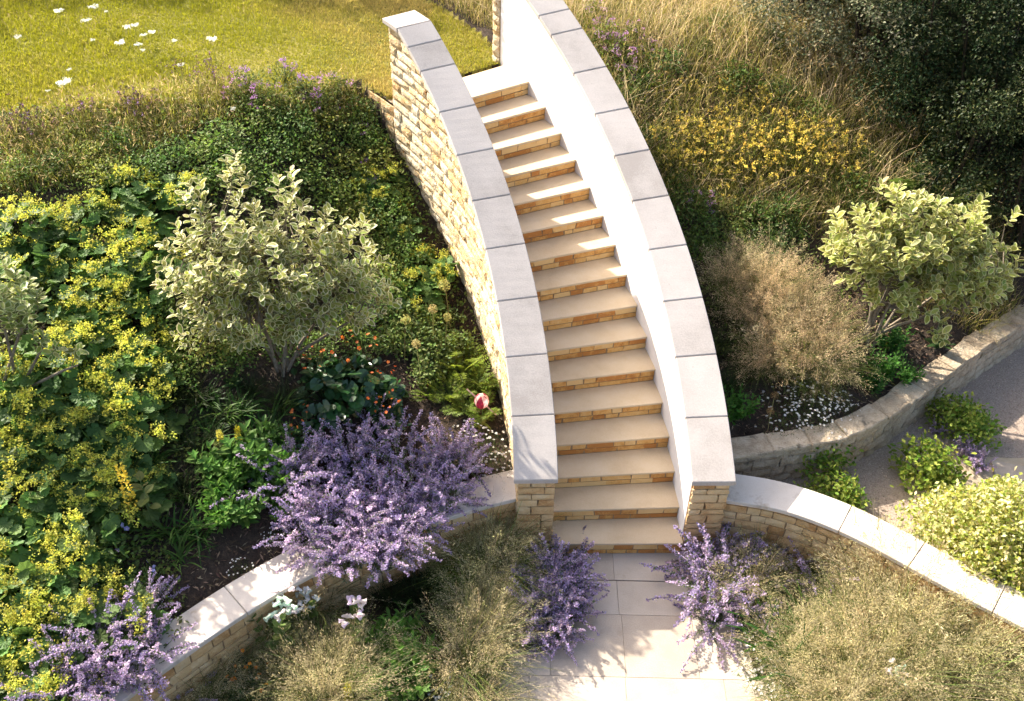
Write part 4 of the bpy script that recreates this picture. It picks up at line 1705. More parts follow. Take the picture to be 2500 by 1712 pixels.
PLACE['pittosporum'] = [
    (1.50, 1.30, 2.53, 0.97, 0.25),
    (1.54, 0.82, 3.76, 0.85, 0.25),
    (1.69, 0.78, 4.46, 0.59, 0.25),
    (3.09, 2.00, 2.95, 0.89, 0.25),
    (3.27, 1.78, 3.70, 0.87, 0.25),
    (2.56, 1.18, 4.71, 1.09, 0.25),
    (2.73, 1.06, 4.05, 0.65, 0.25),
]
PLACE['lavender'] = [
    (3.13, 1.54, 0.45, 0.56, 0.25),
    (3.20, 1.35, 0.06, 0.61, 0.25),
    (2.92, 1.89, 2.45, 0.46, 0.25),
]
PLACE['fern'] = [
    (2.82, 4.47, 4.17, 1.27, 1.57),
    (3.16, 4.33, 1.52, 1.40, 1.44),
    (3.13, 5.14, 3.30, 0.91, 1.91),
    (3.65, 4.53, 5.15, 1.10, 1.45),
    (3.45, 5.03, 0.70, 1.02, 1.80),
    (2.52, 4.23, 4.72, 0.69, 1.56),
]
PLACE['yellow_trefoil'] = [
    (0.03, 5.48, 0.33, 0.67, 2.26),
    (1.20, 5.44, 2.01, 0.71, 2.25),
    (0.79, 5.62, 4.17, 0.60, 2.33),
    (2.27, 4.88, 1.63, 0.89, 1.90),
    (0.07, 4.44, 1.42, 0.87, 1.85),
    (0.13, 4.75, 2.50, 1.07, 2.00),
    (0.31, 4.99, 1.05, 0.79, 2.08),
    (0.64, 5.10, 1.74, 0.88, 2.06),
    (0.71, 4.69, 0.85, 1.14, 1.90),
    (0.35, 5.55, 2.54, 0.81, 2.27),
    (0.50, 4.75, 4.11, 1.21, 1.92),
    (0.83, 4.89, 0.92, 1.03, 1.97),
    (1.13, 4.83, 3.80, 0.80, 1.95),
    (1.45, 4.79, 0.51, 1.21, 1.92),
    (1.75, 4.82, 2.32, 0.96, 1.97),
    (0.28, 4.58, 3.92, 0.76, 1.89),
    (0.63, 4.49, 3.03, 0.98, 1.84),
    (1.01, 4.54, 3.91, 1.16, 1.81),
    (1.32, 4.51, 6.03, 0.87, 1.78),
    (1.62, 4.53, 4.35, 1.21, 1.84),
    (1.95, 4.68, 3.98, 0.81, 1.88),
    (0.42, 5.08, 1.80, 0.60, 2.09),
    (0.97, 5.26, 2.90, 0.77, 2.13),
    (1.25, 5.00, 3.51, 1.14, 2.04),
    (1.58, 5.04, 2.82, 0.97, 2.05),
    (1.93, 4.91, 1.18, 1.00, 2.01),
    (2.06, 4.54, 5.27, 0.96, 1.78),
    (0.73, 4.29, 5.97, 0.97, 1.75),
]
PLACE['bank_mound'] = [
    (-0.25, 5.60, 1.82, 0.98, 2.37),
    (0.15, 5.92, 5.09, 1.01, 2.46),
    (0.61, 6.22, 0.62, 0.79, 2.60),
    (1.00, 5.74, 1.34, 1.03, 2.39),
    (1.43, 6.31, 3.48, 0.81, 2.67),
    (0.01, 5.26, 1.70, 0.89, 2.17),
    (1.88, 5.37, 4.93, 0.82, 2.19),
    (0.87, 6.64, 3.57, 0.82, 2.72),
    (0.44, 6.78, 5.08, 0.82, 2.71),
    (-0.41, 5.41, 1.66, 0.76, 2.29),
    (1.52, 5.57, 6.27, 0.77, 2.34),
    (1.25, 6.87, 3.39, 0.88, 2.69),
    (0.24, 3.98, 5.65, 0.95, 1.66),
    (0.42, 3.70, 2.91, 0.93, 1.55),
    (0.74, 3.93, 4.82, 1.03, 1.59),
    (1.04, 3.89, 4.31, 1.06, 1.56),
    (1.36, 4.03, 2.13, 0.91, 1.60),
    (0.72, 3.60, 3.63, 0.97, 1.48),
    (0.32, 3.49, 0.44, 0.90, 1.45),
    (1.12, 3.58, 3.10, 1.03, 1.44),
    (1.64, 4.15, 0.63, 0.84, 1.62),
    (0.17, 4.34, 6.23, 0.70, 1.79),
    (-0.16, 4.90, 6.15, 0.76, 2.03),
    (-0.02, 4.63, 2.70, 0.77, 1.95),
    (0.51, 3.45, 3.37, 0.73, 1.42),
    (1.45, 3.76, 1.00, 0.83, 1.45),
    (2.02, 4.26, 3.58, 0.81, 1.66),
    (2.25, 4.39, 5.05, 0.92, 1.71),
    (2.48, 4.87, 1.08, 0.68, 1.85),
]
PLACE['campanula'] = [
    (-3.64, -0.88, 4.44, 1.16, -0.00),
    (-3.49, -0.71, 3.45, 0.94, 0.01),
    (-3.03, -0.88, 0.07, 1.00, 0.02),
    (1.63, -1.25, 5.42, 0.79, -0.00),
]
PLACE['mullein'] = [
    (-5.00, -0.24, 3.30, 1.00, 0.95),
]
PLACE['snapdragon'] = [
    (-3.03, -1.44, 6.05, 0.90, 0.00),
    (-4.41, 0.57, 1.93, 0.80, 1.01),
    (-4.27, 0.66, 6.16, 0.70, 1.01),
]
PLACE['blue_cranesbill'] = [
    (-5.10, -0.57, 1.69, 1.06, 0.89),
    (-4.92, -0.88, 4.24, 0.88, 0.79),
    (-4.82, -0.76, 1.05, 0.72, 0.78),
]
PLACE['bergenia'] = [
    (-3.35, 1.46, 1.92, 1.00, 0.95),
    (-3.09, 1.50, 5.72, 0.80, 0.90),
    (-3.59, 1.35, 5.39, 0.80, 1.02),
    (-3.44, 1.16, 3.23, 0.70, 0.92),
]
PLACE['shrub_left'] = [
    (-3.99, 1.58, 4.37, 1.00, 1.23),
]
PLACE['shrub_right'] = [
    (2.14, 2.56, 4.58, 1.00, 0.91),
]
PLACE['shrub_edge'] = [
    (-6.37, 0.76, 4.96, 1.00, 1.51),
]
PLACE['bud'] = [
    (-2.01, 1.43, 1.03, 1.00, 0.71),
]
PLACE['dome_bush'] = [
    (2.83, 0.04, 4.30, 1.00, 0.26),
]
PLACE['hosta'] = [
    (3.01, 2.72, 0.35, 0.86, 0.81),
    (3.54, 3.31, 0.08, 0.70, 0.82),
    (-4.43, 1.30, 0.30, 0.75, 1.25),
]
PLACE['hedge'] = [
    (2.07, 6.99, 1.61, 1.00, 2.66),
    (2.63, 6.05, 4.08, 1.00, 2.50),
    (3.23, 5.53, 4.30, 1.00, 2.18),
    (3.83, 4.82, 1.77, 1.00, 1.61),
    (4.41, 4.29, 1.91, 1.00, 1.08),
    (3.13, 7.32, 4.11, 1.00, 2.68),
    (3.72, 6.31, 1.48, 1.00, 2.64),
    (4.42, 5.77, 2.97, 1.00, 2.14),
    (5.22, 5.19, 1.63, 1.00, 1.42),
    (1.95, 8.68, 4.41, 1.00, 2.75),
    (2.98, 9.27, 4.39, 1.00, 2.69),
    (4.04, 8.88, 1.33, 1.00, 2.72),
    (4.57, 7.25, 2.45, 1.00, 2.74),
]
# ------------------------------------------------------------------ planting
SHORT = {
    'lady_mantle': 'lady mantle clump with frothy lime-yellow flowers', 'geranium_mound': 'green leafy mound on the left bank', 'marjoram': 'marjoram with purple-pink flowers', 'marjoram_bank': 'pink-purple marjoram beside the right coping',
    'catmint': 'mauve catmint above the left low wall', 'catmint_low': 'mauve catmint at the lower left', 'catmint_step': 'catmint flopping over the paving', 'catmint_right': 'pale mauve catmint right of the steps',
    'hair_grass': 'straw-coloured grass tussock left of the paving', 'hair_grass_front': 'straw-coloured grass tussock before the right low wall', 'hair_grass_bank': 'brown grass tussock on the right bank',
    'dark_sedge': 'dark thin-bladed sedge tuft', 'strap_clump': 'strap-leaved green clump', 'daisy_mat': 'mat of tiny white daisies', 'phlox': 'leafy clump with bright green pointed leaves',
    'jacobs_ladder': 'yellow-green ferny clump', 'astrantia': 'pale green divided-leaf mound', 'geum': 'geum with coral-orange blooms', 'geum_low': 'orange geum below the low wall', 'bergenia': 'dark glossy round-leaved mound',
    'knapweed': 'thin stems with dark knapweed heads', 'young_shrub': 'fresh green bush on the right bank', 'lavender': 'blue-violet spikes on the gravel', 'fern': 'fern below the dark hedge',
    'yellow_trefoil': 'clump of golden flower heads', 'bank_mound': 'green leafy mound on the right bank', 'blue_cranesbill': 'cranesbill with lilac-blue blooms', 'hosta': 'rosette of broad dark leaves',
    'wild_carrot': 'white wild carrot head', 'hedge': 'dark evergreen hedge bush'}
FINE = {'flowers', 'flower_spikes', 'flower_spire', 'flower_heads', 'daisies', 'umbel', 'leaves', 'foliage', 'panicles', 'blades', 'stems', 'stalks', 'fronds'}


_T = ['first', 'second', 'third', 'fourth', 'fifth', 'sixth', 'seventh', 'eighth', 'ninth', 'tenth', 'eleventh', 'twelfth', 'thirteenth', 'fourteenth', 'fifteenth', 'sixteenth', 'seventeenth', 'eighteenth', 'nineteenth', 'twentieth']
ORD = ['nearest'] + [q + ' nearest' for q in _T[1:]]
for w_, w0 in (('twenty', 'thirtieth'), ('thirty', 'fortieth'), ('forty', 'fiftieth'), ('fifty', 'sixtieth')):
    ORD += [f'{w_}-{q} nearest' for q in _T[:9]] + [w0 + ' nearest']
MARKS = {'yellow mullein spire': PLACE['mullein'][0], 'left variegated shrub': PLACE['shrub_left'][0], 'pale left-edge shrub': PLACE['shrub_edge'][0],
         'tallest allium': PLACE['allium_left'][0], 'largest wild carrot head': PLACE['wild_carrot'][7], 'left stair wall cap': (-2.95, 4.5), 'left foot pier': (-1.45, .3),
         'right foot pier': (.2, .3), 'right variegated shrub': PLACE['shrub_right'][0], 'big domed bush': PLACE['dome_bush'][0],
         'broad-leaved white bellflower': PLACE['campanula'][0], 'top step': (-2.2, 4.9), 'pink and white bud': PLACE['bud'][0], 'top right picture corner': (5.3, 8.1),
         'lower left picture corner': (-5.3, -1.6)}


def by_marks(short, spots):
    """one label for each spot: its rank by distance from the landmark it is closest to"""
    near = {}
    for i, q in enumerate(spots):
        m = min(MARKS, key=lambda k: math.hypot(MARKS[k][0] - q[0], MARKS[k][1] - q[1]))
        near.setdefault(m, []).append(i)
    out = [None] * len(spots)
    for m, ids in near.items():
        d = lambda i: math.hypot(MARKS[m][0] - spots[i][0], MARKS[m][1] - spots[i][1])
        everyone = sorted(range(len(spots)), key=d)
        for i in ids:
            out[i] = f'{short}, {ORD[min(everyone.index(i), len(ORD) - 1)]} the {m}'
    return out


def place(key, name, label, cat, group, protos, sink=.02, tilt=0.0, z=None, labels=None):
    """a thing with its own copies of the parts at every spot; protos are lists of (part, mesh)"""
    made = []
    if labels is None and len(PLACE[key]) > 1:
        labels = by_marks(SHORT[key], PLACE[key])
    for i, (x, y, rz, s, zg) in enumerate(PLACE[key]):
        zz = zg - sink
        t = thing(name, labels[i] if labels else label, cat, (x, y, zz), group, rz, s)
        if tilt:
            t.rotation_euler = (tilt * math.sin(i * 2.1), tilt * math.cos(i * 1.7), rz)
        for pn, me, *mats in protos[i % len(protos)]:
            if mats:
                for j, m4 in enumerate(mats[0]):
                    link(pn, me[j % len(me)], t).matrix_local = m4
                continue
            o = link(pn, me, t)
            if pn in FINE:
                o['kind'] = 'stuff'
        made.append(t)
    return made


place('lady_mantle', 'lady_mantle', 'clump of lady’s mantle with round scalloped leaves and frothy lime-yellow flowers'.replace('’', ''), 'flowering plant', 'lime-yellow lady mantle clumps on the left bank',
      [lady_mantle(1, 8), lady_mantle(2, 4), lady_mantle(3, 9), lady_mantle(4, 5), lady_mantle(5, 6)])
place('geranium_mound', 'cranesbill', 'low mound of small dark green leaves on the bank left of the stair wall', 'plant', 'green leafy mounds on the upper left bank',
      [small_leaf_mound(11, col=(.15, .22, .05)), small_leaf_mound(12, col=(.20, .27, .06)), small_leaf_mound(13, .34, .3, 700, .040, (.12, .19, .045)), small_leaf_mound(14, col=(.22, .25, .055))])
place('marjoram', 'marjoram', 'loose clump of purple-pink marjoram flowers at the lawn edge', 'flowering plant', 'marjoram at the lawn edge',
      [small_leaf_mound(21, .28, .34, 520, .034, (.15, .18, .04), fl=8, fcol=(.50, .27, .50)), small_leaf_mound(22, .28, .32, 520, .034, (.14, .17, .04), fl=6, fcol=(.36, .20, .42))])
place('marjoram_bank', 'marjoram', 'clump of pink-purple marjoram flowers beside the right coping', 'flowering plant', 'marjoram along the right stair wall',
      [small_leaf_mound(23, .26, .34, 460, .032, (.15, .19, .04), fl=12, fcol=(.56, .32, .54))])
cat_p = [catmint(31, 34), catmint(32, 40, .5), catmint(33, 28, .66), catmint(34, 36, .56), catmint(35, 24, .72, 1.2)]
place('catmint', 'catmint', 'sprawling catmint with mauve flower spikes spilling over the left low wall', 'flowering plant', 'catmint mass above the left low wall', cat_p)
place('catmint_low', 'catmint', 'catmint with mauve spikes at the lower left end of the low wall', 'flowering plant', 'catmint at the lower left corner', cat_p)
place('catmint_step', 'catmint', 'catmint flopping over the paving left of the bottom step', 'flowering plant', 'catmint beside the bottom step, left', [catmint(35, 46, .58, 1.2), catmint(36, 40, .54, 1.25)])
place('catmint_right', 'catmint', 'catmint with pale mauve spikes right of the bottom step', 'flowering plant', 'catmint beside the bottom step, right', [catmint(37, 26, .62, 1.15, dense=.9), catmint(38, 28, .58, 1.2)])
hg = [hair_grass(41, green=.5), hair_grass(42, 88, .74, green=.6), hair_grass(43, 76, .84, col=(.54, .44, .27), green=.5), hair_grass(44, 84, .78, col=(.60, .51, .33)), hair_grass(45, 60, .8, col=(.52, .45, .26), blades=300, bcol=(.16, .19, .05), green=.6)]
place('hair_grass', 'hair_grass', 'hazy straw-coloured tussock of hair grass in the bed left of the paving', 'grass', 'hazy grass tussocks left of the paving', hg)
place('hair_grass_front', 'hair_grass', 'hazy straw-coloured tussock of hair grass in front of the right low wall', 'grass', 'hazy grass tussocks before the right low wall', hg)
place('hair_grass_bank', 'hair_grass', 'hazy brown tussock of hair grass on the bank right of the stairs', 'grass', 'hazy grass tussocks on the right bank',
      [hair_grass(46, 80, .72, col=(.54, .40, .25), green=.2), hair_grass(47, 70, .68, col=(.58, .46, .30), green=.4)])
place('dark_sedge', 'sedge', 'shaded tuft of thin dark green blades', 'grass', 'dark sedge tufts in the shade',
      [blade_tuft(51, 170, .42, .006, (.035, .055, .018)), blade_tuft(52, 150, .46, .006, (.05, .065, .02))])
place('strap_clump', 'daylily', 'clump of arching strap-shaped green leaves', 'plant', 'strap-leaved clumps in the left beds',
      [blade_tuft(53, 46, .42, .018, (.05, .11, .022), name='leaves'), blade_tuft(54, 40, .40, .016, (.07, .13, .025), name='leaves')])


def daisy_mat(seed, n=34):
    rg = np.random.default_rng(seed)
    out = small_leaf_mound(seed, .28, .12, 420, .024, (.07, .10, .025), tm=TSLIM, stems=6)
    f = MB()
    P, N, a = dome(rg, n, .3, .17)
    P[:, 2] += rg.uniform(0, .05, n)
    scatter(f, TDISC, P, np.tile([1., 0, 0], (n, 1)), N + rg.normal(0, .25, (n, 3)) + [0, -.1, .2], rg.uniform(.026, .037, n), vary(rg, (.80, .79, .78), n, .06, .02), vary(rg, (.60, .42, .04), n))
    s0 = P * [.7, .7, .2]
    tubes(f, np.stack([s0, P], 1), np.full((n, 2), .0014), vary(rg, (.10, .14, .03), n))
    return out + [('daisies', f.mesh('daisies', M['petal']))]


place('daisy_mat', 'fleabane', 'low mat of tiny white daisies with yellow centres', 'flowering plant', 'white daisy mats by the walls and paving', [daisy_mat(61), daisy_mat(62, 44), daisy_mat(63, 28)])
place('phlox', 'penstemon', 'upright leafy clump with bright green pointed leaves', 'plant', 'bright green leafy clumps in the left beds',
      [leafy_stems(65, 15, .42, .14, col=(.12, .24, .04)), leafy_stems(66, 14, .40, .14, t_leaf(.45), (.11, .21, .045))])
place('jacobs_ladder', 'jacobs_ladder', 'yellow-green ferny clump against the foot of the left stair wall', 'plant', 'ferny clumps by the left stair wall',
      [fern(67, 13, .42, (.19, .24, .035), 15, .075), fern(68, 12, .40, (.16, .22, .035), 14, .08)])
place('astrantia', 'astrantia', 'pale green mound of divided leaves among the allium heads', 'plant', 'pale green mounds among the alliums',
      [small_leaf_mound(69, .26, .26, 380, .05, (.15, .20, .06), tm=TLEAF)])


def geum(seed, n=13, h=.42, col=(.75, .16, .05)):
    rg = np.random.default_rng(seed)
    out = small_leaf_mound(seed, .24, .18, 90, .09, (.03, .075, .02), tm=TWIDE, mat='gloss', stems=5)
    f, s = MB(), MB()
    az = rg.uniform(0, 6.28, n)
    P = arch(rg.normal(0, .03, (n, 3)) * [1, 1, 0], az, rg.uniform(.1, .5, n), rg.uniform(.8, 1.25, n) * h, rg.uniform(0, .5, n), 5)
    tubes(s, P, np.full((n, 5), .002), vary(rg, (.11, .10, .04), n))
    q = P[:, -1]
    bl = pieces(rg, T5, q, rnd_dirs(rg, n, 0), np.tile([0, -.35, 1.], (n, 1)) + rg.normal(0, .3, (n, 3)), rg.uniform(.034, .05, n), col, (.55, .30, .04), 'bloom', 'petal')
    return out + [('stems', s.mesh('stems', M['stem'])), bl]


place('geum', 'geum', 'geum with small coral-orange blooms on thin stems above dark leaves', 'flowering plant', 'coral geums below the variegated shrub', [geum(71, 14), geum(72, 12, .40, (.78, .20, .07)), geum(73, 10, .38)])
place('geum_low', 'geum', 'geum with orange blooms in the shaded bed below the left low wall', 'flowering plant', 'orange geums below the left low wall', [geum(74, 9, .36, (.80, .26, .04))])
place('bergenia', 'bergenia', 'dark glossy mound of large rounded leaves under the geum blooms', 'plant', 'dark glossy leaf mounds', [kidney_mound(75), kidney_mound(76, 38)])


def allium(seed, col, tip, h=.72, r=.062, n=90):
    rg = np.random.default_rng(seed)
    s, f = MB(), MB()
    P = arch(np.zeros((1, 3)), np.array([rg.uniform(0, 6.28)]), np.array([.04]), np.array([h]), np.array([.06]), 6)
    tubes(s, P, np.full((1, 6), .0045), vary(rg, (.34, .30, .12), 1), 5)
    globe_head(rg, f, P[0, -1], r, n, col, tip)
    return [('stem', s.mesh('stem', M['stem'])), ('seed_head', f.mesh('seed_head', M['petal']))]


al = [allium(81, (.34, .33, .10), (.42, .40, .14)), allium(82, (.36, .30, .12), (.45, .38, .17), r=.058), allium(83, (.34, .32, .10), (.44, .40, .14), r=.055)]
place('allium_left', 'allium', None, 'flowering plant', 'allium globes by the left stair wall', al, labels=[
    'tallest round allium head on a bare stem against the left stair wall', 'round allium seed head just left of the tallest one', 'round allium seed head just below the tallest one',
    'pale round allium head nearest the variegated shrub', 'lowest round allium head, yellow-green among leaves'])
place('allium_right', 'allium', None, 'flowering plant', 'dry allium globes on the right', [allium(84, (.38, .26, .12), (.42, .28, .12), .5, .07, 70)], labels=[
    'dry tan allium head, lower of two beside the white daisies', 'dry tan allium head, upper of two beside the white daisies',
    'yellowish allium globe sunk in the grasses before the right low wall', 'yellowish allium globe close under the right low wall'])


def carrot(seed, r=.085, h=.5):
    rg = np.random.default_rng(seed)
    s, f = MB(), MB()
    P = arch(np.zeros((1, 3)), np.array([rg.uniform(0, 6.28)]), np.array([.06]), np.array([h]), np.array([.1]), 5)
    tubes(s, P, np.full((1, 5), .003), vary(rg, (.16, .19, .05), 1), 4)
    c = P[0, -1]
    k = 22
    q = np.sqrt(rg.uniform(0, 1, k)) * r
    a = rg.uniform(0, 6.28, k)
    u = c + np.stack([q * np.cos(a), q * np.sin(a), .03 + .12 * q ** 2 / r], -1)
    tubes(s, np.stack([np.tile(c, (k, 1)), u], 1), np.full((k, 2), .0012), vary(rg, (.18, .21, .06), k))
    clusters(f, rg, u, 0, 5, .014, 5, .006, .012, (.82, .82, .76), .08)
    m = 5
    lb = leafy_stems(seed, 3, .16, .05, TSLIM, (.10, .14, .03), per=8)
    return [('stem', s.mesh('stem', M['stem'])), ('umbel', f.mesh('umbel', M['petal'])), ('leaves', lb[1][1])]


cl = by_marks('white wild carrot head on the lawn', PLACE['wild_carrot'])
cl[7] = 'largest white wild carrot head, alone nearest the bank'
cl[6] = 'white wild carrot head standing apart at the right of the others'
cl[10] = 'small white wild carrot head among the purple marjoram'
place('wild_carrot', 'wild_carrot', None, 'flowering plant', 'white wild carrot heads on the lawn', [carrot(91), carrot(92, .075), carrot(93, .09)], labels=cl)


def knapweed(seed, n=16, h=.45, col=(.14, .08, .08), tip=(.28, .19, .36)):
    rg = np.random.default_rng(seed)
    s, f = MB(), MB()
    az = rg.uniform(0, 6.28, n)
    P = arch(rg.normal(0, .09, (n, 3)) * [1, 1, 0], az, rg.uniform(0, .3, n), rg.uniform(.6, 1.1, n) * h, rg.uniform(0, .3, n), 5)
    tubes(s, P, np.full((n, 5), .0022), vary(rg, (.20, .15, .05), n))
    clusters(f, rg, P[:, -1], 0, 1, .004, 7, .007, .019, col, .4)
    clusters(f, rg, P[: n // 3, -1] + [0, 0, .012], 0, 1, .003, 5, .007, .016, tip, .3)
    lb = small_leaf_mound(seed, .2, .18, 200, .035, (.13, .14, .03), tm=TSLIM, stems=4)
    return [('stems', s.mesh('stems', M['stem'])), ('flower_heads', f.mesh('flower_heads', M['petal'])), ('leaves', lb[0][1])]


place('knapweed', 'knapweed', 'thin brown stems with small dark purple knapweed heads at the lawn edge', 'flowering plant', 'knapweed along the lawn edge', [knapweed(95), knapweed(96, 20), knapweed(97, 14)])
place('young_shrub', 'mint_bush', 'small fresh green leafy bush on the right bank', 'shrub', 'fresh green bushes above the rubble wall',
      [leafy_stems(101, 26, .42, .062, TLEAF, (.075, .19, .03), 1.0, 18), leafy_stems(102, 24, .40, .06, TLEAF, (.06, .16, .03), 1.0, 18)])
pit_l = ['yellow-green bush against the foot of the rubble wall', 'yellow-green bush behind the white coping by the rubble wall', 'small yellow-green sprig bush behind the white coping',
         'yellow-green bush out on the gravel path', 'yellow-green bush nearest the pale side paving', 'yellow-green bush on the gravel next to the big domed bush', 'small yellow-green bush tucked behind the big domed bush']
place('pittosporum', 'pittosporum', None, 'shrub', 'yellow-green bushes on the gravel',
      [small_leaf_mound(103, .32, .42, 900, .05, (.13, .21, .03), tm=TLEAF, hi=(.30, .36, .06)), small_leaf_mound(104, .34, .40, 900, .05, (.16, .23, .03), tm=TLEAF, hi=(.34, .38, .07))], labels=pit_l)
place('lavender', 'lavender', 'small clump of blue-violet flower spikes on the gravel between the yellow-green bushes', 'flowering plant', 'blue-violet spikes on the gravel', [catmint(105, 30, .42, .8)])
place('fern', 'fern', 'fern with arching divided fronds in front of the dark hedge', 'fern', 'ferns below the hedge', [fern(106, 11, .62, (.09, .13, .03), 26, .12), fern(107, 10, .6, (.11, .15, .035), 26, .12)])


def trefoil(seed):
    rg = np.random.default_rng(seed)
    out = small_leaf_mound(seed, .28, .26, 380, .03, (.10, .13, .02), tm=TSLIM, stems=10)
    f = MB()
    n = 36
    P, N, a = dome(rg, n, .32, .38)
    P[:, 2] += rg.uniform(-.08, .06, n)
    clusters(f, rg, P, 0, 1, .004, 10, .010, .019, (.70, .55, .12), .25)
    tubes(f, np.stack([P * [.5, .5, 0], P], 1), np.full((n, 2), .0016), vary(rg, (.20, .18, .04), n))
    return out + [('flowers', f.mesh('flowers', M['petal']))]


place('yellow_trefoil', 'kidney_vetch', 'clump of small golden-yellow flower heads in the right meadow', 'flowering plant', 'golden flower clumps in the right meadow', [trefoil(111), trefoil(112), trefoil(113)])
place('bank_mound', 'cranesbill', 'low green leafy mound on the bank right of the stairs', 'plant', 'green leafy mounds on the right bank',
      [small_leaf_mound(114, .34, .28, 620, .042, (.10, .15, .03)), small_leaf_mound(115, .32, .3, 620, .038, (.08, .13, .03)), small_leaf_mound(116, .34, .25, 560, .045, (.17, .20, .05), tm=TSLIM)])


def campanula(seed, n=5):
    rg = np.random.default_rng(seed)
    out = leafy_stems(seed, n, .6, .11, TWIDE, (.14, .20, .05), .45, 12)
    f = MB()
    for _ in range(n):
        pass
    az = rg.uniform(0, 6.28, n)
    q = np.stack([np.cos(az) * .06, np.sin(az) * .06, rg.uniform(.5, .68, n)], -1)
    m = 5
    P = (q[:, None] + rg.normal(0, .035, (n, m, 3))).reshape(-1, 3)
    k = len(P)
    an = rg.uniform(0, 6.28, k)
    bl = pieces(rg, TBELL, P, np.stack([np.cos(an), np.sin(an), rg.uniform(-.7, .2, k)], -1), np.tile(UP, (k, 1)), rg.uniform(.05, .07, k), (.72, .71, .68), None, 'bell', 'petal', 2)
    return out + [bl]


place('campanula', 'bellflower', None, 'flowering plant', 'white bellflowers below the left low wall', [campanula(121), campanula(122, 4), campanula(123, 4)], labels=[
    'broad-leaved white bellflower in front of the left low wall', 'white bellflower just right of the broad-leaved one', 'white bellflower nearest the dark hollow in the grasses', 'white bellflower among the grasses at the bottom right'])


def spire(seed, h=.6, col=(.66, .52, .07), r=.03):
    rg = np.random.default_rng(seed)
    out = leafy_stems(seed, 1, h * .75, .13, TWIDE, (.16, .19, .06), .2, 10)
    f = MB()
    n = 150
    z = rg.uniform(.35, 1, n) * h
    a = rg.uniform(0, 6.28, n)
    q = np.stack([np.cos(a), np.sin(a), np.zeros(n)], -1) * (r * (1.25 - z / h)[:, None] + .008)
    P = q + np.stack([np.zeros(n), np.zeros(n), z], -1)
    scatter(f, TFAT, P, q + [0, 0, .01], q + UP * .02 + rg.normal(0, .01, (n, 3)), rg.uniform(.024, .036, n), vary(rg, col, n, .2, .08))
    return out + [('flower_spire', f.mesh('flower_spire', M['petal']))]


place('mullein', 'mullein', 'tall upright pale yellow flower spire among the lady mantle', 'flowering plant', None, [spire(125, .75)])
place('snapdragon', 'snapdragon', None, 'flowering plant', 'small yellow flower spikes', [spire(126, .42, (.70, .62, .07), .022), spire(127, .4, (.55, .50, .10), .02)], labels=[
    'yellow flower spike at the bottom edge among the grasses', 'pale yellow flower spike left above the catmint', 'pale yellow flower spike beside the strap leaves'])


def cranesbill(seed, n=5):
    rg = np.random.default_rng(seed)
    out = small_leaf_mound(seed, .22, .22, 160, .05, (.09, .14, .035), tm=TLEAF)
    f = MB()
    P, N, a = dome(rg, n, .22, .33)
    bl = pieces(rg, T5, P, rnd_dirs(rg, n), N + [0, -.3, .3], rg.uniform(.042, .055, n), (.36, .30, .66), (.5, .45, .7), 'bloom', 'petal', 3)
    tubes(f, np.stack([P * [.4, .4, 0], P], 1), np.full((n, 2), .0018), vary(rg, (.14, .16, .05), n))
    return out + [('flower_stalks', f.mesh('flower_stalks', M['stem'])), bl]


place('blue_cranesbill', 'cranesbill', 'loose cranesbill with a few lilac-blue blooms among the lime-yellow flowers', 'flowering plant', 'lilac-blue cranesbills', [cranesbill(128, 4), cranesbill(129, 3)])
place('hosta', 'hosta', 'rosette of broad dark green leaves on bare mulch', 'plant', 'broad-leaved rosettes', [blade_tuft(130, 16, .3, .07, (.05, .10, .03), (.4, 1.0), (.2, .9), name='leaves')])


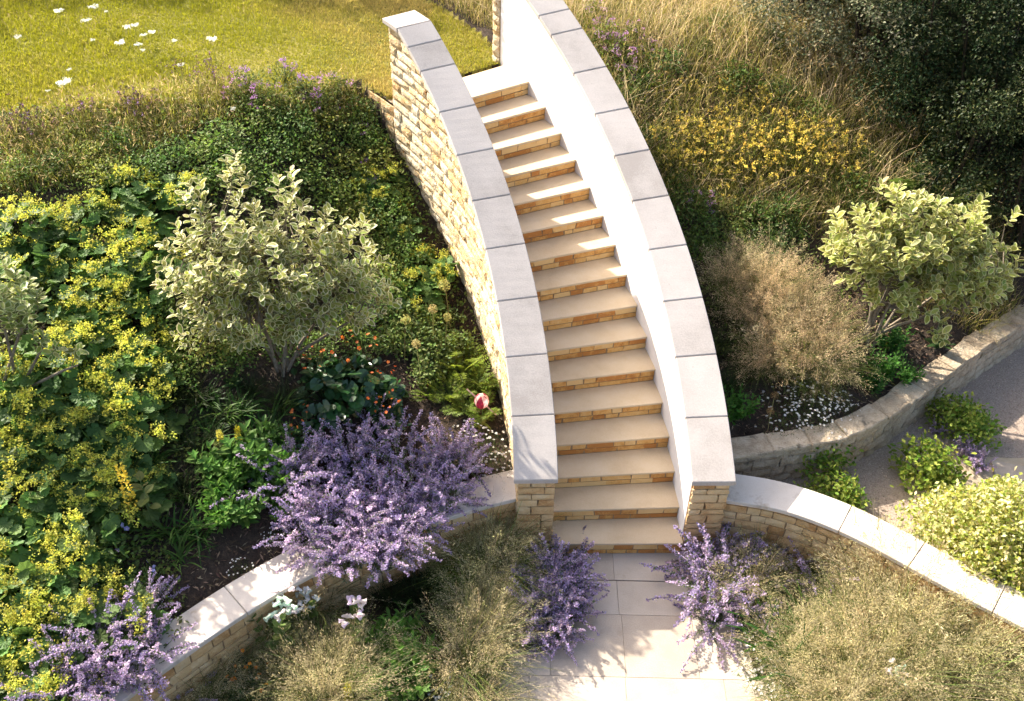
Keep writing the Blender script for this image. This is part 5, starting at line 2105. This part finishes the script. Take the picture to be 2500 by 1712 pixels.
# ---------------------------------------------------------------- shrubs with leaves one can tell apart
def shrub(name, label, base, lobes, twigs, leaf, c_in, c_rim, seed, stems=7, tm=TVAR, mat='pale', per=11, group=None, parts=300, upness=.55):
    rg = np.random.default_rng(seed)
    t = thing(name, label, 'shrub', tuple(base), group)
    lobes = np.array(lobes, float)
    wts = lobes[:, 3] * lobes[:, 4] * lobes[:, 5]
    li = rg.choice(len(lobes), twigs, p=wts / wts.sum())
    d = rnd_dirs(rg, twigs, .35)
    rad = rg.uniform(.55, 1.0, twigs) ** .5
    tip = lobes[li, :3] + d * rad[:, None] * lobes[li, 3:6]
    tip += rg.normal(0, .03, tip.shape)
    cen = lobes[:, :3].mean(0) * [1, 1, .55]
    out = unit(tip - cen)
    out = unit(out + UP * upness + rg.normal(0, .25, out.shape))
    # branches
    wb = MB()
    root = rg.normal(0, .05, (stems, 3)) * [1, 1, 0]
    hub = lobes[rg.choice(len(lobes), stems), :3] * [1, 1, .8]
    mid = (root + hub) / 2 + rg.normal(0, .05, hub.shape) + [0, 0, .05]
    tubes(wb, np.stack([root, root * .4 + mid * .6, mid * .4 + hub * .6, hub], 1), np.array([.019, .016, .012, .009])[None].repeat(stems, 0), vary(rg, (.25, .2, .15), stems), 6)
    near = np.argmin(np.linalg.norm(tip[:, None] - hub[None], axis=2), 1)
    h = hub[near] * rg.uniform(.8, 1.0, (twigs, 1))
    st = tip - out * .17
    tubes(wb, np.stack([h, (h + st) / 2 + rg.normal(0, .04, h.shape), st, tip], 1), np.array([.007, .005, .0032, .002])[None].repeat(twigs, 0), vary(rg, (.22, .17, .12), twigs), 4)
    wb.build('branches', M['bark'], t)
    # leaves in sprays at the twig ends
    k = twigs * per
    u = np.tile(np.linspace(0, 1, per), twigs)
    T = np.repeat(out, per, 0)
    P = np.repeat(st, per, 0) + T * (.17 * u)[:, None]
    an = np.tile(np.arange(per) * 2.4, twigs) + np.repeat(rg.uniform(0, 6, twigs), per)
    ref = np.where(np.abs(T[:, 2:3]) > .9, np.array([1., 0, 0]), UP)
    X = unit(np.cross(T, ref))
    Y = np.cross(T, X)
    rad = X * np.cos(an)[:, None] + Y * np.sin(an)[:, None]
    d = unit(rad + T * (.25 + .5 * u)[:, None] + rg.normal(0, .2, (k, 3)))
    n = unit(T * .35 + UP * 1.0 + rg.normal(0, .28, (k, 3)))
    sz = rg.uniform(.6, 1.3, k) * leaf * np.interp(u, [0, .6, 1], [.85, 1.1, .7])
    ci = vary(rg, c_in, k, .42, .12)
    cr = vary(rg, c_rim, k, .28, .06)
    # the 300 most open to view are objects of their own
    cam_dir = unit((CAM - np.array(base))[None] - P)
    score = np.einsum('ij,ij->i', P - lobes[:, :3].mean(0), cam_dir) + rg.normal(0, .25, k)
    order = np.argsort(-score)
    own, rest = order[:parts], order[parts:]
    protos = []
    for q in range(8):
        mb = MB()
        scatter(mb, tm, np.zeros((1, 3)), np.array([[0, 1., 0]]), np.array([[0, 0, 1.]]), np.array([1.0]), ci[q:q + 1], cr[q:q + 1])
        protos.append(mb.mesh('leaf', M[mat], smooth=True))
    Fr = frames(d, n)
    for j, q in enumerate(own):
        o = link('leaf', protos[j % 8], t)
        m4 = Matrix([list(Fr[q, r] * sz[q]) + [P[q, r]] for r in range(3)] + [[0, 0, 0, 1]])
        o.matrix_local = m4
    fb = MB()
    scatter(fb, tm, P[rest], d[rest], n[rest], sz[rest], ci[rest], cr[rest])
    tag(fb.build('foliage', M[mat], t, smooth=True), kind='stuff')
    return t


def on_ground(x, y, dz=-.03):
    return np.array([x, y, gz(x, y) + dz])


GRN, CRM = (.27, .30, .065), (.64, .61, .36)
x, y = PLACE['shrub_left'][0][:2]
shrub('variegated_dogwood', 'large rounded shrub with cream-edged leaves on the left bank', on_ground(x, y),
      [(-.62, .0, .95, .42, .45, .30), (-.80, .1, 1.20, .36, .4, .26), (-.25, .1, 1.30, .48, .45, .32), (-.38, .3, 1.55, .36, .35, .25), (-.72, .35, 1.62, .20, .25, .20),
       (.2, .1, 1.25, .52, .5, .32), (.62, .1, 1.15, .46, .42, .30), (.25, .35, 1.52, .40, .35, .24), (-.15, -.2, .82, .5, .4, .28), (.45, -.15, .8, .46, .38, .26),
       (-.68, -.2, .62, .34, .3, .22), (.92, .0, .98, .32, .3, .2), (1.12, -.02, .80, .22, .22, .14), (-.30, .55, 1.95, .15, .16, .26), (-.72, .45, 1.80, .18, .2, .16), (.20, .5, 1.88, .16, .16, .20), (.80, .4, 1.45, .18, .2, .14), (-.05, .3, 1.62, .2, .2, .14)],
      430, .100, GRN, CRM, 201, 9, per=9)
x, y = PLACE['shrub_right'][0][:2]
shrub('variegated_dogwood', 'large spreading shrub with cream-edged leaves above the rubble wall', on_ground(x, y),
      [(-.25, .25, .95, .35, .35, .3), (-.3, .3, 1.25, .35, .35, .28), (.1, .2, 1.15, .42, .4, .32), (.5, .2, 1.15, .42, .42, .3), (.9, .2, 1.05, .42, .4, .3), (1.2, .25, 1.05, .3, .32, .26),
       (.3, .35, 1.45, .35, .35, .26), (.75, .35, 1.4, .35, .35, .24), (.6, -.05, .8, .4, .35, .24), (1.0, .0, .78, .35, .32, .2), (.15, .0, .75, .3, .3, .2), (.78, -.3, .45, .2, .2, .16),
       (.0, .5, 1.6, .18, .18, .2), (1.35, .4, 1.35, .12, .12, .16), (.95, .45, 1.65, .12, .12, .16)],
      330, .108, (.28, .31, .07), (.56, .55, .26), 202, 8, per=9)
x, y = PLACE['shrub_edge'][0][:2]
shrub('pale_shrub', 'pale green shrub with pointed leaves and long arching shoots at the left edge', on_ground(x, y),
      [(-.1, .1, .9, .35, .4, .3), (.1, .15, 1.15, .3, .35, .28), (.3, .2, 1.0, .2, .25, .2), (-.1, .2, 1.4, .3, .3, .25), (.75, .0, .55, .16, .12, .12), (.45, .1, .75, .14, .14, .12)],
      70, .10, (.22, .27, .07), (.42, .44, .22), 203, 6, per=10, parts=160)

# domed bush behind the right low wall
x, y = PLACE['dome_bush'][0][:2]
t = thing('domed_bush', 'big dense domed bush with small yellow-cream leaves behind the white coping', 'shrub', (x, y, ZG - .05))
for pn, me in small_leaf_mound(301, .72, .92, 20000, .046, (.30, .32, .06), tm=TSIMP, hi=(.66, .62, .30), mat='pale', stems=20):
    tag(link(pn, me, t), kind='stuff' if pn == 'foliage' else None)

# the closed pink and white bud by the stair wall
x, y = PLACE['bud'][0][:2]
rg = np.random.default_rng(5)
zb = gz(x, y)
t = thing('poppy_bud', 'rounded pink and white bud with a tilted pale stick beside the left stair wall', 'flower', (x, y, zb))
b = MB()
n = 7
for i in range(n):
    a0 = i / n * 6.28
    th = np.linspace(.05, 2.9, 7)
    w = .34 * np.sin(th) + .02
    V = []
    for q, (h_, ww) in enumerate(zip(th, w)):
        for s_ in (-1, 0, 1):
            rr = .075 * np.sin(h_) + .003 * (i % 2)
            V.append((rr * math.cos(a0 + s_ * ww * 1.5), rr * math.sin(a0 + s_ * ww * 1.5), .26 - .085 * math.cos(h_)))
    F = [(q * 3 + s_, q * 3 + s_ + 1, q * 3 + s_ + 4, q * 3 + s_ + 3) for q in range(6) for s_ in (0, 1)]
    b.add(np.array(V), np.array(F), vary(rg, ((.62, .48, .46), (.34, .04, .08))[i % 2], 1, .1)[0])
b.build('petals', M['petal'], t, smooth=True)
b = MB()
tubes(b, np.array([[(0, 0, -.02), (.01, 0, .1), (0, 0, .2)]], float), np.full((1, 3), .006), vary(rg, (.2, .25, .08), 1), 5)
b.build('stem', M['stem'], t)
b = MB()
tubes(b, np.array([[(-.15, .02, .40), (.15, -.03, .10)]], float), np.full((1, 2), .008), vary(rg, (.60, .45, .38), 1), 5)
b.build('stick', M['stem'], t)
lb = blade_tuft(131, 7, .26, .05, (.24, .24, .05), (.5, 1.1), (.4, 1.6), name='leaves')
link('leaves', lb[0][1], t)

# ---------------------------------------------------------------- hedge and the trees beyond the lawn
def hedge_bush(seed, r=1.0, h=2.6, n=22000, size=.036, col=(.024, .040, .013), hi=(.085, .095, .035)):
    rg = np.random.default_rng(seed)
    b = MB()
    nl = 44
    lob = np.concatenate([rg.uniform(-.85, .85, (nl, 2)) * r, rg.uniform(.08, 1.0, (nl, 1)) * h], 1)
    lr = rg.uniform(.16, .42, nl) * r
    li = rg.choice(nl, n, p=lr ** 2 / (lr ** 2).sum())
    d = rnd_dirs(rg, n, .1)
    P = lob[li] + d * (lr[li] * rg.uniform(.35, 1.0, n) ** .4)[:, None]
    P[:, 2] = np.clip(P[:, 2], .02, None)
    c = vary(rg, col, n, .4, .12)
    m = rg.random(n) < .25
    c[m] = vary(rg, hi, m.sum(), .3, .1)
    scatter(b, TSIMP, P, d + rnd_dirs(rg, n, -.2), d + UP * .3 + rg.normal(0, .45, (n, 3)), rg.uniform(.7, 1.4, n) * size, c)
    w = MB()
    k = 12
    az = rg.uniform(0, 6.28, k)
    tubes(w, arch(rg.normal(0, .1, (k, 3)) * [1, 1, 0], az, rg.uniform(.1, .35, k), rg.uniform(.6, .95, k) * h, rg.uniform(-.1, .3, k), 5), np.linspace(.03, .01, 5)[None].repeat(k, 0), vary(rg, (.035, .028, .02), k), 5)
    return [('foliage', b.mesh('foliage', M['hedge'])), ('branches', w.mesh('branches', M['stem']))]


hb = [hedge_bush(401), hedge_bush(402, 1.05, 2.8), hedge_bush(403, .95, 2.5, col=(.03, .055, .02)), hedge_bush(404, .9, 2.2, 15000, .042, (.10, .115, .06), (.24, .23, .14))]
hl = by_marks('dark evergreen hedge bush', PLACE['hedge'])
hl[0] = 'pale-leaved bramble bush at the left end of the dark hedge'
hl[1] = 'pale-leaved bramble bush in the middle of the hedge front'
for i, (x, y, rz, s, zg) in enumerate(PLACE['hedge']):
    t = thing('hedge_bush', hl[i], 'hedge', (x, y, gz(x, y) - .05), 'hedge bushes on the upper right bank', rz, (1.0, 1.0, .8) if i < 2 else 1.0)
    for pn, me in hb[3 if i < 2 else i % 3]:
        link(pn, me, t)
for i, (x, y, h) in enumerate([(-5.4, 10.4, 1.1), (-6.6, 10.15, 1.0), (-7.8, 10.2, 1.05), (-9.0, 10.3, 1.0), (-10.3, 10.45, 1.0), (-11.8, 8.9, 1.1)]):
    t = thing('garden_tree', 'bushy tree beyond the lawn, ' + ORD[i] + ' the cap of the left stair wall', 'tree', (x, y, ZT - .05), 'trees beyond the lawn', i * 1.3, (1.0, 1.0, h * 1.15))
    for pn, me in hb[i % 3]:
        link('crown' if pn == 'foliage' else 'trunk', me, t)

# ---------------------------------------------------------------- what nobody could count: turf, meadow, ground cover, bark, gravel
def patchy(x, y, s):
    return (np.sin(x * s * 1.3 + 1.7 * np.sin(y * s * .9)) + np.sin(y * s * 1.7 + 1.3 * np.sin(x * s * 1.1 + 2)) + np.sin((x + y) * s * .7 + 4)) / 3


def sample_area(rg, n, x0, x1, y0, y1, ok):
    x = rg.uniform(x0, x1, n)
    y = rg.uniform(y0, y1, n)
    z, reg = ground(x, y)
    m = ok(x, y, z, reg)
    return np.stack([x[m], y[m], z[m]], -1)


rg = np.random.default_rng(77)
P = sample_area(rg, 210000, -9.8, -1.0, 4.0, 9.2, lambda x, y, z, g: g == 1)
k = len(P)
q = patchy(P[:, 0], P[:, 1], 1.1) + .5 * patchy(P[:, 0] + 3, P[:, 1], 3.1)
dry = np.clip((P[:, 0] + 5.2) / 2.6, -.3, .7) + .55 * q
dry = np.where((P[:, 0] > -2.9), dry - .55, dry)
dry = np.clip(dry + rg.normal(0, .25, k), 0, 1)[:, None]
col = np.array([.26, .26, .022]) * (1 - dry) + np.array([.43, .33, .115]) * dry
col = col * rg.uniform(.75, 1.22, (k, 1))
az = rg.uniform(0, 6.28, k)
L_ = rg.uniform(.02, .055, k) * (1 + .4 * q)
tip = np.stack([np.cos(az) * L_ * .7, np.sin(az) * L_ * .7, L_], -1)
sd = np.stack([-np.sin(az), np.cos(az), 0 * az], -1) * .0045
b = MB()
b.add(np.stack([P - sd, P + sd, P + tip], 1).reshape(-1, 3), np.arange(3 * k).reshape(-1, 3), np.repeat(col, 3, 0))
tag(b.build('lawn_grass', M['straw']), 'short sunburnt lawn grass, yellow-green to straw', 'grass', kind='stuff')


def long_grass(name, label, P, ln, cols, rg, w=.0045, heads=.25):
    k = len(P)
    az = rg.uniform(0, 6.28, k)
    C5 = arch(P, az, rg.uniform(0, .6, k), rg.uniform(.5, 1.15, k) * ln, rg.uniform(.2, 1.7, k), 5)
    side = np.stack([-np.sin(az), np.cos(az), 0 * az], -1)
    b = MB()
    ci = rg.integers(0, len(cols), k)
    c = np.array(cols)[ci] * rg.uniform(.65, 1.35, (k, 1))
    ribbons(b, C5, np.array([1, 1, .85, .6, .12])[None] * w * rg.uniform(.7, 1.3, (k, 1)), side, c)
    h = rg.random(k) < heads
    d = unit(C5[h, 4] - C5[h, 3])
    m = h.sum()
    scatter(b, TSLIM, C5[h, 4] - d * .02, d, rnd_dirs(rg, m, .5), np.stack([np.full(m, .035), rg.uniform(.05, .09, m), np.full(m, .02)], -1), vary(rg, (.42, .32, .17), m, .25))
    return tag(b.build(name, M['straw']), label, 'grass', kind='stuff')


TAN, OLV, GRS = (.50, .39, .19), (.32, .29, .06), (.17, .20, .04)
P = sample_area(rg, 46000, -9.6, -2.9, 2.6, 5.4, lambda x, y, z, g: (y < lawn_edge(x) + .2 + .35 * patchy(x, y, 2.3)) & (y > lawn_edge(x) - np.interp(x, [-9, -6.3, -5, -3.5], [1.2, 1.0, .45, .35]) + .2 * patchy(x, y, 2)) & ~((x > -3.9) & (g == 1)))
long_grass('edge_grass', 'long dry grass along the edge of the lawn', P, .24, [TAN, OLV, (.32, .31, .05), (.24, .28, .05)], rg)
P = sample_area(rg, 52000, -3.4, 4.2, 2.6, 9.6, lambda x, y, z, g: (np.hypot(x + RR, y) > RR + .44) & (g == 0) & (y > 3.9 - .25 * x + .4 * patchy(x, y, 1.3)))
long_grass('meadow_grass', 'long dry meadow grass with seed heads on the bank right of the stairs', P, .42, [TAN, TAN, OLV, GRS, OLV], rg)
P = sample_area(rg, 7000, -3.0, 3.6, 3.6, 9.4, lambda x, y, z, g: (np.hypot(x + RR, y) > RR + .5) & (g == 0) & (y > 4.2 - .25 * x) & (patchy(x, y, 1.7) > -.35))
P = P[np.min([np.hypot(P[:, 0] - q_[0], P[:, 1] - q_[1]) for q_ in PLACE['yellow_trefoil']], axis=0) > .3]
long_grass('tall_meadow_grass', 'tall arching straw-pink grass stems in the right meadow', P, .78, [(.58, .44, .28), (.62, .50, .33), (.45, .38, .16)], rg, .0042, .7)
P = sample_area(rg, 900, -2.4, -1.3, 6.9, 8.0, lambda x, y, z, g: np.hypot(x + 1.95, y - 7.5) < .4)
long_grass('drooping_grass', 'tall drooping grass behind the head of the right wall', P, .6, [TAN, OLV, GRS], rg)

# low leaves between the plants
P = sample_area(rg, 52000, -9, -2.0, -1.6, 5.2, lambda x, y, z, g: (g == 0) & (z > .3) & (np.hypot(x + RR, y) < RLO - .05) &
                ((y > 2.0 + .25 * patchy(x, y, 2)) | (x < -4.75 + .35 * patchy(x, y, 2) - .12 * (y - 1))))
P2 = sample_area(rg, 16000, -1, 6, 1.2, 7, lambda x, y, z, g: (g == 0) & (np.hypot(x + RR, y) > RR + .42) & (y > np.interp(x, OLDW[:, 0], OLDW[:, 1]) + .9 + .3 * patchy(x, y, 2)))
P = np.concatenate([P, P2])
k = len(P)
P = P + np.stack([0 * az[:k] if k <= len(az) else np.zeros(k), np.zeros(k), rg.uniform(.0, .13, k)], -1)
b = MB()
scatter(b, TSIMP, P, rnd_dirs(rg, k, .1), np.tile(UP, (k, 1)) + rg.normal(0, .5, (k, 3)), rg.uniform(.03, .065, k), vary(rg, (.15, .195, .045), k, .45, .15))
tag(b.build('ground_cover', M['leaf']), 'low green leaves covering the soil of the banks', 'ground cover', kind='stuff')

P = sample_area(rg, 30000, -5.4, 4.6, -1.9, 3.6, lambda x, y, z, g: (g == 0) & ~((x > -1.95) & (x < .8) & (y < .5)))
k = len(P)
P[:, 2] += .008
b = MB()
d = rnd_dirs(rg, k) * [1, 1, .35]
col = vary(rg, (.085, .052, .032), k, .6, .12)
lt = rg.random(k) < .34
col[lt] = vary(rg, (.27, .19, .125), lt.sum(), .3, .08)
scatter(b, t_simple(.5, .12), P, d, np.tile(UP, (k, 1)) + rg.normal(0, .35, (k, 3)), np.stack([rg.uniform(.02, .04, k), rg.uniform(.03, .085, k), np.full(k, .02)], -1), col)
tag(b.build('bark_mulch', M['stem']), 'dark bark mulch chips on the beds', 'mulch', kind='stuff')

P = sample_area(rg, 26000, .5, 5.0, -.8, 4.0, lambda x, y, z, g: (g == 2))
k = len(P)
b = MB()
s = rg.uniform(.005, .011, k)[:, None]
tet = np.array([(1, 0, 0), (-.5, .87, 0), (-.5, -.87, 0), (0, 0, .9)])
ang = rg.uniform(0, 6.28, k)
rot = np.stack([np.cos(ang), np.sin(ang)], -1)
V = np.stack([tet[None, :, 0] * rot[:, :1] - tet[None, :, 1] * rot[:, 1:], tet[None, :, 0] * rot[:, 1:] + tet[None, :, 1] * rot[:, :1], np.tile(tet[:, 2], (k, 1))], -1) * s[:, None] + P[:, None]
f = np.array([(0, 1, 3), (1, 2, 3), (2, 0, 3)])
b.add(V.reshape(-1, 3), (f[None] + (np.arange(k) * 4)[:, None, None]).reshape(-1, 3), np.repeat(vary(rg, (.44, .35, .28), k, .45, .08), 4, 0))
tag(b.build('gravel_stones', M['stem']), 'small pale gravel stones on the path', 'gravel', kind='stuff')
